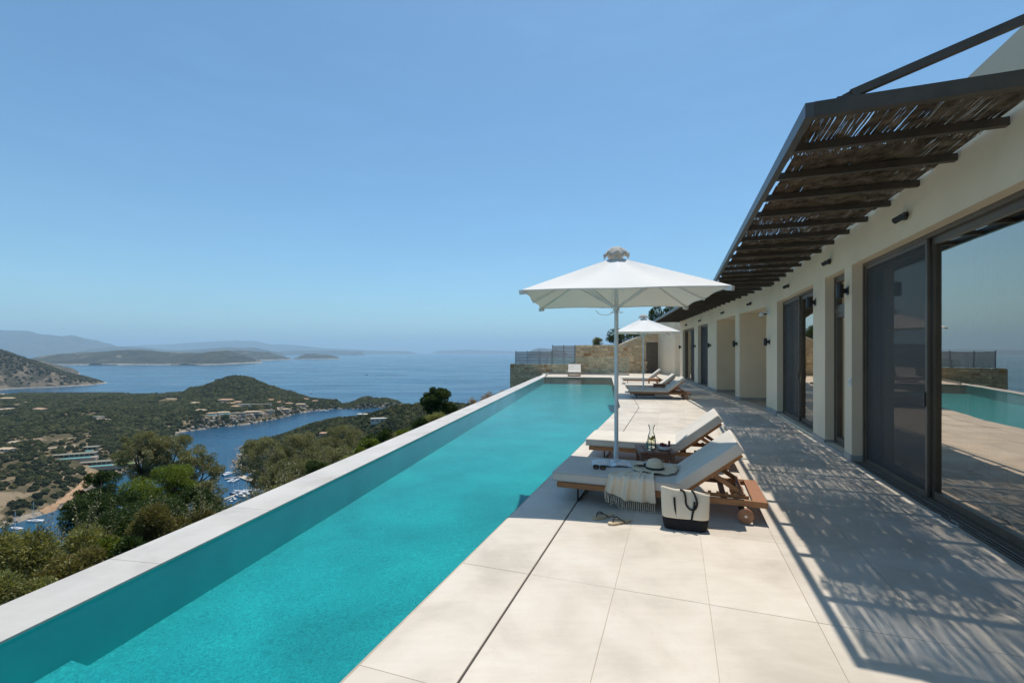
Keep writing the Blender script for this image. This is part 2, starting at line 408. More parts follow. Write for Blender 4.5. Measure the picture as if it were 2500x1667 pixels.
for k in range(3):
    w0 = 15.4 + 1.2 * k
    vl = left_at_far(w0 + .6)
    nseg = 7; ed = [(-1.52) - .6 * i for i in range(9)]
    for i in range(len(ed) - 1):
        poly = [(w0 + (.0 if k else .0), ed[i + 1]), (w0 + 1.2, ed[i + 1]), (w0 + 1.2, ed[i]), (w0, ed[i])]
        # clip by left line
        va, vb = left_at_far(w0), left_at_far(w0 + 1.2)
        a = -(vb - va) / 1.2
        poly = clip(poly, -a, -1, -(va + a * w0) - .0)
        add_tile(poly, lambda p_, q_: F(p_, q_), terr, M['tile'])
# paving beyond the far end of the pool, towards the stone wall
for k in range(2):
    for i in range(6):
        poly = [(21.6 + k * .0 - 0, 2.6 + i * .6)] 
# slot drain: dark channel line and its little cross slits
mb = MB()
def strip(a, b2, w, z0, z1):
    d = Vector((b2[0] - a[0], b2[1] - a[1], 0)).normalized(); nrm = Vector((-d.y, d.x, 0)) * w / 2
    mb.add([(a[0] - nrm.x, a[1] - nrm.y, z1), (b2[0] - nrm.x, b2[1] - nrm.y, z1), (b2[0] + nrm.x, b2[1] + nrm.y, z1), (a[0] + nrm.x, a[1] + nrm.y, z1)], [(0, 1, 2, 3)])
strip(N(U0, -.993), N(ub(-.993), -.993), .0095, 0, -.0005)
strip(F(wb(-.993), -.993), F(21, -.993), .0095, 0, -.0005)
d = link('slot_drain', mb.mesh(), simple('drain_dark', (.05, .045, .04), (.03, .028, .025), .8), terr)
mb = MB()
for c in (N(12.55, -.993), F(1.0, -.993)):
    mb.box(c[0] - .16, c[0] + .16, c[1] - .012, c[1] + .012, .0005, .003)
mb.obj('drain_cover', simple('drain_cover_metal', (.22, .21, .2), (.15, .14, .13), .6), terr)

# coping along the infinity edge
cop = empty('pool_coping'); tag(cop, kind='structure')
mb = MB()
mb.prism([xy(Lf(-7, .004)), xy(Lf(34.0, .004)), xy(Lf(34.0, .455)), xy(Lf(-7, .455))], -.9, -.02); mb.obj('coping_wall', M['plaster2'], cop)
edges = [2.35 + 1.2 * i for i in range(-7, 24)]
for i, p0 in enumerate(edges[:-1]):
    p1 = min(edges[i + 1], 30.0)
    if p0 > 30: break
    add_tile([(p0, 0), (p1, 0), (p1, .466), (p0, .466)], lambda a, b2: Lf(a, b2), cop, M['coping'], t=.03, nm='coping_slab')

# near hillside under and beside the villa
def coast_d(x, y):                 # metres left of the coping's outer line
    return (-3.76 + .1823 * y - x) * math.cos(AL)
def vnoise(x, y, s, seed=0):
    x = np.asarray(x, float) / s + seed * 17.3; y = np.asarray(y, float) / s + seed * 9.1
    xi = np.floor(x).astype(np.int64); yi = np.floor(y).astype(np.int64); fx = x - xi; fy = y - yi
    fx = fx * fx * (3 - 2 * fx); fy = fy * fy * (3 - 2 * fy)
    def h(a, b2):
        n_ = (a * 374761393 + b2 * 668265263 + seed * 1442695) & 0xffffffff
        n_ = ((n_ ^ (n_ >> 13)) * 1274126177) & 0xffffffff
        return ((n_ ^ (n_ >> 16)) & 0xffff) / 65535.0
    return (h(xi, yi) * (1 - fx) + h(xi + 1, yi) * fx) * (1 - fy) + (h(xi, yi + 1) * (1 - fx) + h(xi + 1, yi + 1) * fx) * fy
def fbm(x, y, s, o=4, seed=0):
    t = 0; a = 1; tot = 0
    for k in range(o):
        t = t + a * (vnoise(x, y, s / 2 ** k, seed + k) - .5); tot += a; a *= .5
    return t / tot * 2
def near_z(x, y):
    d_ = coast_d(x, y)
    d0 = np.maximum(d_, 0)
    z = np.where(d_ > 0, -1.25 - .36 * np.minimum(d0, 11) - .60 * np.maximum(d0 - 11, 0), -1.25)
    z = z + fbm(x, y, 14, 4, 3) * np.clip(d_ * .08, 0, 2.0)
    z = z + fbm(x, y, 70, 3, 9) * np.clip((d_ - 30) * .05, 0, 8)
    # spur running out towards the bay
    ax, ay, bx, by = -333., 735., 120., 330.
    t_ = np.clip(((x - ax) * (bx - ax) + (y - ay) * (by - ay)) / ((bx - ax) ** 2 + (by - ay) ** 2), 0, 1.3)
    cx = ax + t_ * (bx - ax); cy = ay + t_ * (by - ay); q_ = np.hypot(x - cx, y - cy)
    hs = np.interp(t_, [0, .05, .15, .3, .42, .55, .75, 1.0, 1.3], [-3, 10, 27, 46, 60, 70, 74, 80, 90.])
    spur = SEA - 6 + (hs + 6) * np.exp(-(q_ / 95.) ** 2) + fbm(x, y, 60, 4, 21) * 5
    z = np.maximum(z, np.where(d_ > 20, spur, -999))
    return np.maximum(z, SEA - 8)
def grid_mesh(name, xs, ys, zf, m):
    X, Y = np.meshgrid(xs, ys); Z = zf(X, Y); nx, ny = len(xs), len(ys)
    V = np.stack([X, Y, Z], -1).reshape(-1, 3)
    i = np.arange(nx * ny).reshape(ny, nx)
    Fq = np.stack([i[:-1, :-1], i[:-1, 1:], i[1:, 1:], i[1:, :-1]], -1).reshape(-1, 4)
    return mesh_np(name, V, Fq, m, True)
def mesh_np(name, V, Fq, m, smooth=False):
    me = bpy.data.meshes.new(name); k = Fq.shape[1]
    me.vertices.add(len(V)); me.vertices.foreach_set('co', np.asarray(V, np.float32).ravel())
    me.loops.add(Fq.size); me.loops.foreach_set('vertex_index', Fq.astype(np.int32).ravel())
    me.polygons.add(len(Fq)); me.polygons.foreach_set('loop_start', np.arange(0, Fq.size, k, dtype=np.int32))
    me.polygons.foreach_set('loop_total', np.full(len(Fq), k, np.int32))
    if smooth: me.polygons.foreach_set('use_smooth', np.ones(len(Fq), bool))
    me.update(calc_edges=True); me.validate(); me.materials.append(m); return me
def scrub_mat(name, g1, g2, soil, rock, sc, soil_amt=.5, rock_z=None):
    m, nt, p, L = mat(name); v = coords(nt, 'world')
    a = ramp(nt, noise(nt, v, .11 * sc, 6, .7, .3), [(.36, g1), (.6, g2)])
    so = ramp(nt, noise(nt, v, .03 * sc, 6, .7, .6), [(soil_amt, (0, 0, 0)), (soil_amt + .07, (1, 1, 1))])
    c = mixc(nt, so, a, soil)
    if rock_z is not None:      # pale bare rock just above the waterline
        g = nt.nodes.new('ShaderNodeNewGeometry'); sx = nt.nodes.new('ShaderNodeSeparateXYZ'); L.new(g.outputs['Position'], sx.inputs[0])
        nz = noise(nt, v, .02 * sc, 5, .7); mm = nt.nodes.new('ShaderNodeMath'); mm.operation = 'MULTIPLY_ADD'
        L.new(nz, mm.inputs[0]); mm.inputs[1].default_value = -rock_z * 2.2; L.new(sx.outputs[2], mm.inputs[2])
        mr = nt.nodes.new('ShaderNodeMapRange'); mr.inputs[1].default_value = SEA - rock_z * .35; mr.inputs[2].default_value = SEA - rock_z * .05
        mr.inputs[3].default_value = 1; mr.inputs[4].default_value = 0; L.new(mm.outputs[0], mr.inputs[0])
        rk = ramp(nt, noise(nt, v, .2 * sc, 6, .7), [(.35, tuple(x * .55 for x in rock)), (.62, rock)])
        c = mixc(nt, mr.outputs[0], c, rk)
    L.new(c, p.inputs['Base Color']); p.inputs['Roughness'].default_value = .95; p.inputs['Specular IOR Level'].default_value = .1
    L.new(bump(nt, noise(nt, v, .12 * sc, 6, .75), .9, 4 / sc), p.inputs['Normal'])
    return m
M['nearhill'] = scrub_mat('hillside_scrub', (.020, .030, .012), (.045, .055, .022), (.20, .15, .09), (.35, .30, .24), 3, .60)
M['land'] = scrub_mat('peninsula_scrub', (.070, .062, .030), (.125, .10, .055), (.30, .225, .14), (.44, .37, .29), 1, .50, rock_z=3.0)
M['headland'] = scrub_mat('headland_scrub', (.045, .044, .028), (.09, .08, .055), (.20, .16, .115), (.40, .36, .30), .55, .50, rock_z=3)
M['island'] = scrub_mat('island_scrub', (.040, .042, .026), (.075, .070, .045), (.20, .17, .13), (.48, .43, .36), .16, .56, rock_z=12)
M['mountain'] = scrub_mat('mountain_scrub', (.06, .06, .045), (.10, .095, .07), (.22, .19, .15), (.3, .28, .24), .03, .6)
xs = np.concatenate([np.linspace(-520, -60, 116)[:-1], np.linspace(-60, 20, 81)[:-1], np.linspace(20, 420, 60)])
ys = np.concatenate([np.linspace(-40, 70, 111)[:-1], np.linspace(70, 860, 170)])
nh = link('hillside', grid_mesh('hillside', xs, ys, lambda X, Y: near_z(X, Y), M['nearhill'])); tag(nh, kind='structure')
# ------------------------------------------------------------------ lands across the water
def sd_poly(X, Y, P):
    P = np.array(P); shp = X.shape; x = X.ravel(); y = Y.ravel(); best = np.full(x.shape, 1e18); inside = np.zeros(x.shape, bool)
    for i in range(len(P)):
        a = P[i]; b = P[(i + 1) % len(P)]; ex, ey = b - a; wx = x - a[0]; wy = y - a[1]
        t = np.clip((wx * ex + wy * ey) / (ex * ex + ey * ey), 0, 1)
        best = np.minimum(best, (wx - ex * t) ** 2 + (wy - ey * t) ** 2)
        c = ((a[1] > y) != (b[1] > y)) & (x < (b[0] - a[0]) * (y - a[1]) / ((b[1] - a[1]) + 1e-12) + a[0]); inside ^= c
    d = np.sqrt(best); return np.where(inside, d, -d).reshape(shp)
front = [(-260, 1300), (-60, 1228), (0, 1211), (40, 1199), (80, 1188), (122, 1173), (160, 1160), (190, 1140), (214, 1123), (236, 1108), (262, 1094), (292, 1078), (322, 1062), (352, 1040), (384, 1012),
         (410, 993), (445, 988), (480, 984), (520, 980), (560, 975), (600, 968), (640, 961), (676, 951), (712, 944), (745, 940.5), (770, 938)]
islet = [(795, 939), (830, 938.5), (870, 937), (905, 934), (931, 930), (915, 926.5), (880, 923), (840, 922), (800, 927), (775, 931)]
back = [(735, 927), (700, 918), (640, 905), (560, 897), (470, 897), (420, 903), (330, 905), (200, 905), (60, 905), (-100, 903), (-400, 903)]
pen_poly = [H(*q) for q in front + islet + back]
hx, hy = (545 * 1.063 - 1250) / 1130 * 1210, 1210.
def land_z(X, Y):
    X = np.asarray(X, float); Y = np.asarray(Y, float)
    sd = sd_poly(X + fbm(X, Y, 40, 3, 31) * 6, Y + fbm(X, Y, 40, 3, 32) * 6, pen_poly)
    cliff = np.clip((X / Y + .70) / .03, 0, 1) * np.clip((-.44 - X / Y) / .04, 0, 1)
    base = np.where(sd > 0, 19 * (1 - np.exp(-np.maximum(sd, 0) / (24. - 15 * cliff))) + cliff * np.clip(sd / 6, 0, 1) * fbm(X, Y, 16, 3, 19) * 4, sd * .5)
    dx = X - hx; dy = Y - hy
    bpx = (X / Y * 1130 + 1250) / 1.063
    pr = np.interp(bpx, [385, 400, 440, 480, 515, 533, 560, 580, 610, 640, 680, 720, 755, 775], [915, 911, 898, 884, 869.5, 867, 869, 874, 886, 898, 914, 924, 933, 940])
    top = 1.6 - (pr - 807) * 1.063 / 1130 * 1210 - SEA - np.interp(bpx, [380, 400, 740, 775], [30, 21, 18, 0])
    g = np.maximum(top, 0) * np.exp(-np.abs((dy + 25) / 120.) ** 2)
    # islet ridge
    ix, iy = H(860, 929)
    near_i = np.clip((bpx - 772) / 14., 0, 1)
    pri = np.interp(bpx, [776, 800, 835, 845, 870, 900, 912, 922, 931], [934, 930, 921, 920, 922.5, 921.5, 924, 928, 931])
    topi = np.maximum(1.6 - (pri - 807) * 1.063 / 1130 * iy - SEA, 0)
    base = base * (1 - near_i) + near_i * np.where(sd > 0, topi * np.clip(sd / 5., 0, 1) ** .5 * (1 + fbm(X, Y, 14, 3, 23) * .3), sd * .5)
    # rolling ground of the left part
    base = base + np.clip(sd / 60., 0, 1) * (fbm(X, Y, 170, 4, 5) * 11 + 6 * np.exp(-((X + 620) / 190) ** 2 - ((Y - 760) / 170) ** 2))
    z = base + g * np.clip(sd / 60., 0, 1) ** .8
    z = z + np.clip(sd / 20., 0, 1) * fbm(X, Y, 26, 3, 8) * 2.2
    lim = np.interp(np.hypot(X - hx, Y - hy), [0, 260, 420], [400, 400, 400])
    # keep the low neck low enough for the far water to show over it
    cap = 1.6 - (np.interp(X / Y, [-1.4, -.72, -.66], [112, 113, 60])) * Y / 1130 - SEA
    z = np.where((X / Y < -.66) & (Y > 800), np.minimum(z, np.maximum(cap, 2)), z)
    return SEA + z
def march(px, py, zf=land_z, y0=300, y1=1700, n=1400):
    dx = (px * 1.063 - 1250) / 1130.; dz = -(py - 807) * 1.063 / 1130.
    Y = np.geomspace(y0, y1, n); Z = zf(dx * Y, Y); s = 1.6 + dz * Y
    k = np.argmax(s < np.maximum(Z, SEA))
    return (dx * Y[k], Y[k], float(max(Z[k], SEA)))
xs = np.linspace(-1900, -230, 420); ys = np.linspace(270, 1600, 340)
pn = link('peninsula', grid_mesh('peninsula', xs, ys, land_z, M['land'])); tag(pn, kind='structure')
# headland on the left, further off
head_poly = [H(*q) for q in [(-600, 930), (-60, 899), (20, 893), (60, 891), (110, 889.5), (160, 887), (205, 884.5), (246, 879.5), (236, 876)]] + [(-2190, 2300), (-2700, 2900), (-4200, 2900)]
def head_z(X, Y):
    sd = sd_poly(X + fbm(X, Y, 90, 3, 41) * 12, Y + fbm(X, Y, 90, 3, 42) * 12, head_poly)
    pr = np.interp(X / Y * 1130 + 1250, [-400, 0, 50, 106, 160, 213, 255, 262], [190, 134, 104, 66, 36, 14, 1.5, .5])
    z = np.minimum(np.maximum(sd, 0) * .75, pr + 0 * X) + np.clip(sd / 60, 0, 1) * fbm(X, Y, 130, 5, 6) * 9
    return SEA + np.where(sd > 0, z, sd * .5)
hd = link('headland', grid_mesh('headland', np.linspace(-3400, -1500, 260), np.linspace(1350, 2900, 180), head_z, M['headland'])); tag(hd, kind='structure')
# ridges: skyline read as (bearing, elevation) pairs at a given distance
def ridge(name, prof, D, half, mt, nx=260, ny=60, rough=1.0, gully=1.0, shore_dy=None):
    X0 = (prof[0][0] * 1.063 - 1250) / 1130 * D; X1 = (prof[-1][0] * 1.063 - 1250) / 1130 * D
    px = np.array([(a[0] * 1.063 - 1250) / 1130 for a in prof]); pz = np.array([1.6 - (a[1] - 807) * 1.063 / 1130 * D for a in prof]) - SEA
    xs = np.linspace(X0 - half * .1, X1 + half * .1, nx); ys = np.linspace(D - half, D + half, ny)
    def zf(X, Y):
        h = np.interp(X / D, px, pz, left=-10, right=-10)
        t = (Y - D) / half + fbm(X, Y, half * .5, 3, 77) * .22
        sh = np.clip(1 - np.abs(t) ** 1.3, 0, 1)
        gl = 1 + fbm(X, Y, half * .35, 5, 55) * .34 * gully * (1 - sh)
        z = h * sh ** .85 * gl + fbm(X, Y, half * .15, 4, 56) * h * .04 * rough
        return SEA + np.where(sh > .01, z, -12)
    o = link(name, grid_mesh(name, xs, ys, zf, mt)); tag(o, kind='structure'); return o
ridge('island', [(84, 828), (88, 824), (110, 817), (140, 812), (175, 809), (215, 808.5), (240, 807), (265, 804), (290, 802.8), (330, 803), (350, 804.5), (385, 808), (420, 808.5), (455, 810.5), (478, 810), (490, 806), (505, 804.2), (520, 805), (535, 811), (548, 817)], 5000, 520, M['island'], 320, 70)
ridge('island', [(536, 818), (545, 813), (560, 807), (578, 804), (600, 804), (622, 806.5), (650, 807.5), (672, 808), (690, 811), (706, 814), (714, 818)][0:0] or [(508, 819), (518, 813), (530, 807.5), (548, 804), (566, 804.2), (585, 807), (612, 808.5), (628, 812), (642, 817)], 7200, 420, M['island'], 160, 50)
ridge('island', [(688, 819), (694, 815.5), (706, 812), (722, 811.8), (740, 814), (760, 815.5), (770, 818)], 8200, 260, M['island'], 120, 40)
ridge('mountain', [(-260, 745), (-60, 750), (0, 757), (30, 759), (55, 760.5), (75, 766), (120, 770), (140, 772.5), (160, 769), (175, 774), (205, 787), (235, 797), (262, 801), (290, 803)], 15000, 2000, M['mountain'], 200, 50)
ridge('mountain', [(200, 803), (235, 798.5), (270, 796), (297, 795.5), (330, 798.5), (372, 803.5), (420, 804.5), (468, 801.5), (500, 799), (522, 796.5), (545, 798), (565, 798.5), (583, 797.5), (600, 801), (620, 806)], 13000, 1000, M['mountain'], 200, 40)
ridge('mountain', [(250, 800), (300, 794), (340, 791.5), (400, 790), (430, 786), (480, 784.5), (540, 782), (585, 783), (612, 790), (660, 791), (700, 794), (740, 799), (800, 802), (860, 805), (940, 806)], 25000, 2300, M['mountain'], 200, 40)
ridge('mountain', [(640, 806), (690, 804), (740, 804.5), (790, 804.8), (830, 806)], 17000, 500, M['mountain'], 80, 20)
ridge('mountain', [(1000, 806), (1040, 803.8), (1080, 802.5), (1120, 804.5), (1180, 806)], 30000, 1200, M['mountain'], 80, 20)
ridge('mountain', [(1215, 807), (1226, 802), (1238, 799), (1252, 799.5), (1268, 801), (1300, 807)], 13000, 400, M['mountain'], 80, 20)

# ------------------------------------------------------------------ scrub cover of the slopes (far-off woods read as one mass)
def scatter_tree(name, P, Rd, m, flat=.75):
    """one object: thousands of lumpy shrub shapes set out on points by geometry nodes"""
    me = bpy.data.meshes.new(name); me.vertices.add(len(P)); me.vertices.foreach_set('co', np.asarray(P, np.float32).ravel())
    at = me.attributes.new('size', 'FLOAT', 'POINT'); at.data.foreach_set('value', Rd.astype(np.float32)); me.update(); me.materials.append(m)
    o = bpy.data.objects.new(name, me); COL.objects.link(o)
    ng = bpy.data.node_groups.new('scatter', 'GeometryNodeTree')
    ng.interface.new_socket('Geometry', in_out='INPUT', socket_type='NodeSocketGeometry'); ng.interface.new_socket('Geometry', in_out='OUTPUT', socket_type='NodeSocketGeometry')
    N_ = ng.nodes.new; K = ng.links.new; gi = N_('NodeGroupInput'); go = N_('NodeGroupOutput')
    jn = N_('GeometryNodeGeometryToInstance')
    for v_ in range(4):
        ic = N_('GeometryNodeMeshIcoSphere'); ic.inputs['Subdivisions'].default_value = 3; sp = N_('GeometryNodeSetPosition')
        nz = N_('ShaderNodeTexNoise'); nz.noise_dimensions = '4D'; nz.inputs['Scale'].default_value = 1.9; nz.inputs['Detail'].default_value = 3; nz.inputs['W'].default_value = v_ * 7.3
        sb = N_('ShaderNodeVectorMath'); sb.operation = 'SUBTRACT'; sb.inputs[1].default_value = (.5, .5, .5); ml = N_('ShaderNodeVectorMath'); ml.operation = 'SCALE'; ml.inputs['Scale'].default_value = 1.9
        K(nz.outputs['Color'], sb.inputs[0]); K(sb.outputs[0], ml.inputs[0]); K(ml.outputs[0], sp.inputs['Offset']); K(ic.outputs[0], sp.inputs[0])
        sm = N_('GeometryNodeSetMaterial'); sm.inputs['Material'].default_value = m; K(sp.outputs[0], sm.inputs[0]); K(sm.outputs[0], jn.inputs[0])
    ip = N_('GeometryNodeInstanceOnPoints'); K(gi.outputs[0], ip.inputs['Points']); K(jn.outputs[0], ip.inputs['Instance']); ip.inputs['Pick Instance'].default_value = True
    ri = N_('FunctionNodeRandomValue'); ri.data_type = 'INT'; ri.inputs['Min'].default_value if 0 else None; [setattr(q, 'default_value', w) for q, w in ((ri.inputs[4], 0), (ri.inputs[5], 3))]; K(ri.outputs[2], ip.inputs['Instance Index'])
    rr = N_('FunctionNodeRandomValue'); rr.data_type = 'FLOAT_VECTOR'; rr.inputs[0].default_value = (-.2, -.2, 0); rr.inputs[1].default_value = (.2, .2, 6.28); K(rr.outputs[0], ip.inputs['Rotation'])
    na = N_('GeometryNodeInputNamedAttribute'); na.data_type = 'FLOAT'; na.inputs[0].default_value = 'size'
    cx = N_('ShaderNodeCombineXYZ'); mu = N_('ShaderNodeMath'); mu.operation = 'MULTIPLY'; mu.inputs[1].default_value = flat; K(na.outputs[0], mu.inputs[0]); K(na.outputs[0], cx.inputs[0]); K(na.outputs[0], cx.inputs[1]); K(mu.outputs[0], cx.inputs[2]); K(cx.outputs[0], ip.inputs['Scale'])
    K(ip.outputs[0], go.inputs[0]); o.modifiers.new('scatter', 'NODES').node_group = ng; return o
def tree_mat(name, a, b, c, sc):
    m, nt, p, L = mat(name); v = coords(nt, 'world')
    n1 = noise(nt, v, .06 * sc, 3, .6); n2 = noise(nt, v, .5 * sc, 5, .75)
    c1 = ramp(nt, n1, [(.35, a), (.5, b), (.66, c)]); c2 = ramp(nt, n2, [(.3, (.55, .55, .55)), (.7, (1.3, 1.3, 1.25))])
    oi = nt.nodes.new('ShaderNodeObjectInfo'); c3 = ramp(nt, oi.outputs['Random'], [(.0, (.55, .62, .55)), (.4, (.85, .9, .8)), (.75, (1.15, 1.12, 1.05)), (1, (1.6, 1.45, 1.3))])
    L.new(mixc(nt, 1.0, mixc(nt, .9, c1, c2, 'MULTIPLY'), c3, 'MULTIPLY'), p.inputs['Base Color']); p.inputs['Roughness'].default_value = .95; p.inputs['Specular IOR Level'].default_value = .08
    L.new(bump(nt, noise(nt, v, 1.1 * sc, 6, .8), 1.0, 1.6 / sc), p.inputs['Normal']); return m
M['farscrub'] = tree_mat('far_scrub_leaves', (.040, .047, .018), (.062, .068, .027), (.10, .098, .046), 1)
M['headscrub'] = tree_mat('headland_scrub_leaves', (.042, .044, .024), (.066, .064, .036), (.095, .09, .055), .6)
# clearings: roads, villa plots (px anchors) kept free of scrub
road1 = [(105, 1161), (120, 1156), (138, 1150), (152, 1142), (166, 1135), (178, 1122), (190, 1114), (203, 1101), (212, 1090), (219, 1080), (226, 1074), (232, 1070)]
road1 = [(95, 1177), (112, 1172), (130, 1163), (146, 1152), (160, 1140), (175, 1129), (186, 1119), (194, 1110), (200, 1101), (207, 1092), (214, 1084)]
road2 = [(44, 1046), (66, 1040), (90, 1035), (112, 1029), (134, 1028), (158, 1024)]
road3 = [(570, 972), (590, 968), (606, 963), (616, 960)]
road3 = [(572, 971), (588, 965), (604, 960), (614, 956)]
clear = []
def plot(px, py, r): q = march(px, py); clear.append((q[0], q[1], r)); return q
def roadpts(rd):
    out = []
    for i in range(len(rd) - 1):
        for t in np.linspace(0, 1, 5)[:-1]:
            out.append(march(rd[i][0] * (1 - t) + rd[i + 1][0] * t, rd[i][1] * (1 - t) + rd[i + 1][1] * t))
    out.append(march(*rd[-1])); return out
R1 = roadpts(road1); R2 = roadpts(road2)
road3 = [(565, 927), (580, 922), (598, 916), (612, 911)]
R3 = roadpts(road3)
for r_, w_ in ((R1, 3.6), (R2, 3.2), (R3, 4)):
    for q in r_: clear.append((q[0], q[1], w_ + 1.5))
def road(name, pts, w, m, label=None):
    P = [Vector(q) for q in pts]; vs = []; fs = []
    for i, q in enumerate(P):
        d_ = (P[min(i + 1, len(P) - 1)] - P[max(i - 1, 0)]); d_.z = 0; d_.normalize(); nn = Vector((-d_.y, d_.x, 0)) * w / 2 * random.uniform(.8, 1.2)
        for s_ in (-1, -.33, .33, 1):
            a = q + nn * s_; vs.append((a.x, a.y, float(land_z(np.array([a.x]), np.array([a.y]))[0]) + .35))
    for i in range(len(P) - 1):
        for k in range(3): fs.append((4 * i + k, 4 * i + k + 1, 4 * i + 5 + k, 4 * i + 4 + k))
    mb = MB(); mb.add(vs, fs); o = mb.obj(name, m); tag(o, kind='structure'); return o
M['dirt'] = simple('orange_earth', (.44, .27, .15), (.33, .2, .11), .95, .15, mode='world')
M['dirt2'] = simple('pale_earth', (.48, .38, .27), (.36, .28, .2), .95, .15, mode='world')
road('dirt_road', R1, 5.0, M['dirt']); road('dirt_road', R2, 3.6, M['dirt2']); road('dirt_road', R3, 5.5, M['dirt2'])
# plots (px, py, radius of clearing, pale soil patch radius)
plots = [(20, 939, 24, 18), (8, 958, 20, 15), (88, 944, 15, 0), (232, 962, 19, 13), (30, 918, 14, 8), (12, 925, 12, 8), (30, 1015, 10, 5), (160, 1026, 12, 6), (14, 1034, 16, 4), (519, 925, 14, 13), (545, 931, 18, 17), (565, 934, 10, 9), (505, 951, 13, 9), (552, 950, 15, 10), (470, 947, 9, 6), (598, 946, 10, 7), (640, 938, 9, 6), (452, 931, 9, 6)]
for (a, b2, r_, s_) in plots: plot(a, b2, r_ * .8)
def in_clear(X, Y):
    k = np.zeros(X.shape, bool)
    for (cx, cy, r_) in clear: k |= (X - cx) ** 2 + (Y - cy) ** 2 < r_ * r_
    return k
def pale_patch(px, py, r_, m):
    q = march(px, py); vs = [(q[0], q[1], float(land_z(np.array([q[0]]), np.array([q[1]]))[0]) + .8)]; fs = []
    n = 18
    for ring in (.5, 1.0):
        for k in range(n):
            t = 2 * math.pi * k / n; rr = r_ * ring * (1 + .25 * math.sin(3 * t + px) + random.uniform(-.12, .12))
            x, y = q[0] + rr * math.cos(t), q[1] + rr * math.sin(t); vs.append((x, y, float(land_z(np.array([x]), np.array([y]))[0]) + (.8 if ring < 1 else -.3)))
    for k in range(n):
        fs.append((0, 1 + k, 1 + (k + 1) % n)); fs.append((1 + k, 1 + n + k, 1 + n + (k + 1) % n, 1 + (k + 1) % n))
    mb = MB(); mb.add(vs, fs); o = mb.obj('bare_ground', m, smooth=True, auto=None); tag(o, kind='structure')
for (a, b2, r_, s_) in plots:
    if s_: pale_patch(a, b2, s_, M['dirt2'])
# ------------------------------------------------------------------ villas across the bay
M['rooftile'] = simple('terracotta_roof', (.50, .31, .19), (.40, .24, .14), .85, .6, mode='world', bs=.4, bscale=4, bdist=.1)
M['rooftile2'] = simple('ochre_roof', (.56, .42, .27), (.46, .34, .21), .85, .6, mode='world')
M['wallw'] = simple('far_white_wall', (.56, .53, .47), (.48, .45, .39), .9, .5, mode='world')
M['walls'] = simple('far_stone_wall', (.46, .37, .28), (.34, .27, .2), .9, .5, mode='world')
M['farpool'] = simple('far_pool_water', (.10, .52, .52), (.08, .46, .48), .15, .3, mode='world')
M['roofgrey'] = simple('far_flat_roof', (.24, .21, .16), (.16, .15, .10), .9, .4, mode='world')
def house(px, py, w, d, h, label, rz=0.0, roof='hip', wm='wallw', rm='rooftile', zf=land_z, pool=None, name='villa', y0=300):
    w *= .95; d *= .95; h *= .9
    q = march(px, py, zf, y0) if zf is land_z else march(px, py, zf, 60, 900)
    t = empty(name, (q[0], q[1], q[2] - .6), rz, label, 'house', 'houses across the bay' if zf is land_z else 'white houses on the wooded spur')
    clear.append((q[0], q[1], w * .5 + 3)); clear.append((q[0], q[1] - 7, w * .4 + 3))
    mb = MB(); mb.box(-w / 2, w / 2, -d / 2, d / 2, -2.5, h); mb.obj('wall', M[wm], t)
    mb = MB()
    if roof == 'hip':
        e = .7; a = min(w, d) / 2 * .9
        mb.add([(-w / 2 - e, -d / 2 - e, h + .02), (w / 2 + e, -d / 2 - e, h + .02), (w / 2 + e, d / 2 + e, h + .02), (-w / 2 - e, d / 2 + e, h + .02), (-w / 2 + a, 0, h + a * .42), (w / 2 - a, 0, h + a * .42)],
               [(0, 3, 2, 1), (0, 1, 5, 4), (1, 2, 5), (2, 3, 4, 5), (3, 0, 4)])
        mb.obj('roof', M[rm], t)
    else:
        mb.box(-w / 2 - .4, w / 2 + .4, -d / 2 - .4, d / 2 + .4, h + .02, h + .45); mb.obj('roof', M['roofgrey' if roof == 'flat' else 'wallw'], t)
    nw = max(2, int(w // 4)); 
    for i in range(nw):
        x = -w / 2 + (i + .5) * w / nw; mb = MB(); mb.box(x - .7, x + .7, -d / 2 - .06, -d / 2 - .02 + .1, .9, 2.5); mb.obj('window', M['farglass'], t)
    if pool:
        mb = MB(); mb.box(pool[0] - pool[2] / 2 - 1, pool[0] + pool[2] / 2 + 1, -d / 2 - pool[1] - pool[3] / 2 - 1, -d / 2 - .3, -2.5, .55); mb.obj('terrace', M['wallw'], t)
        mb = MB(); mb.box(pool[0] - pool[2] / 2, pool[0] + pool[2] / 2, -d / 2 - pool[1] - pool[3] / 2, -d / 2 - pool[1] + pool[3] / 2, .5, .62); mb.obj('swimming_pool', M['farpool'], t)
    return t
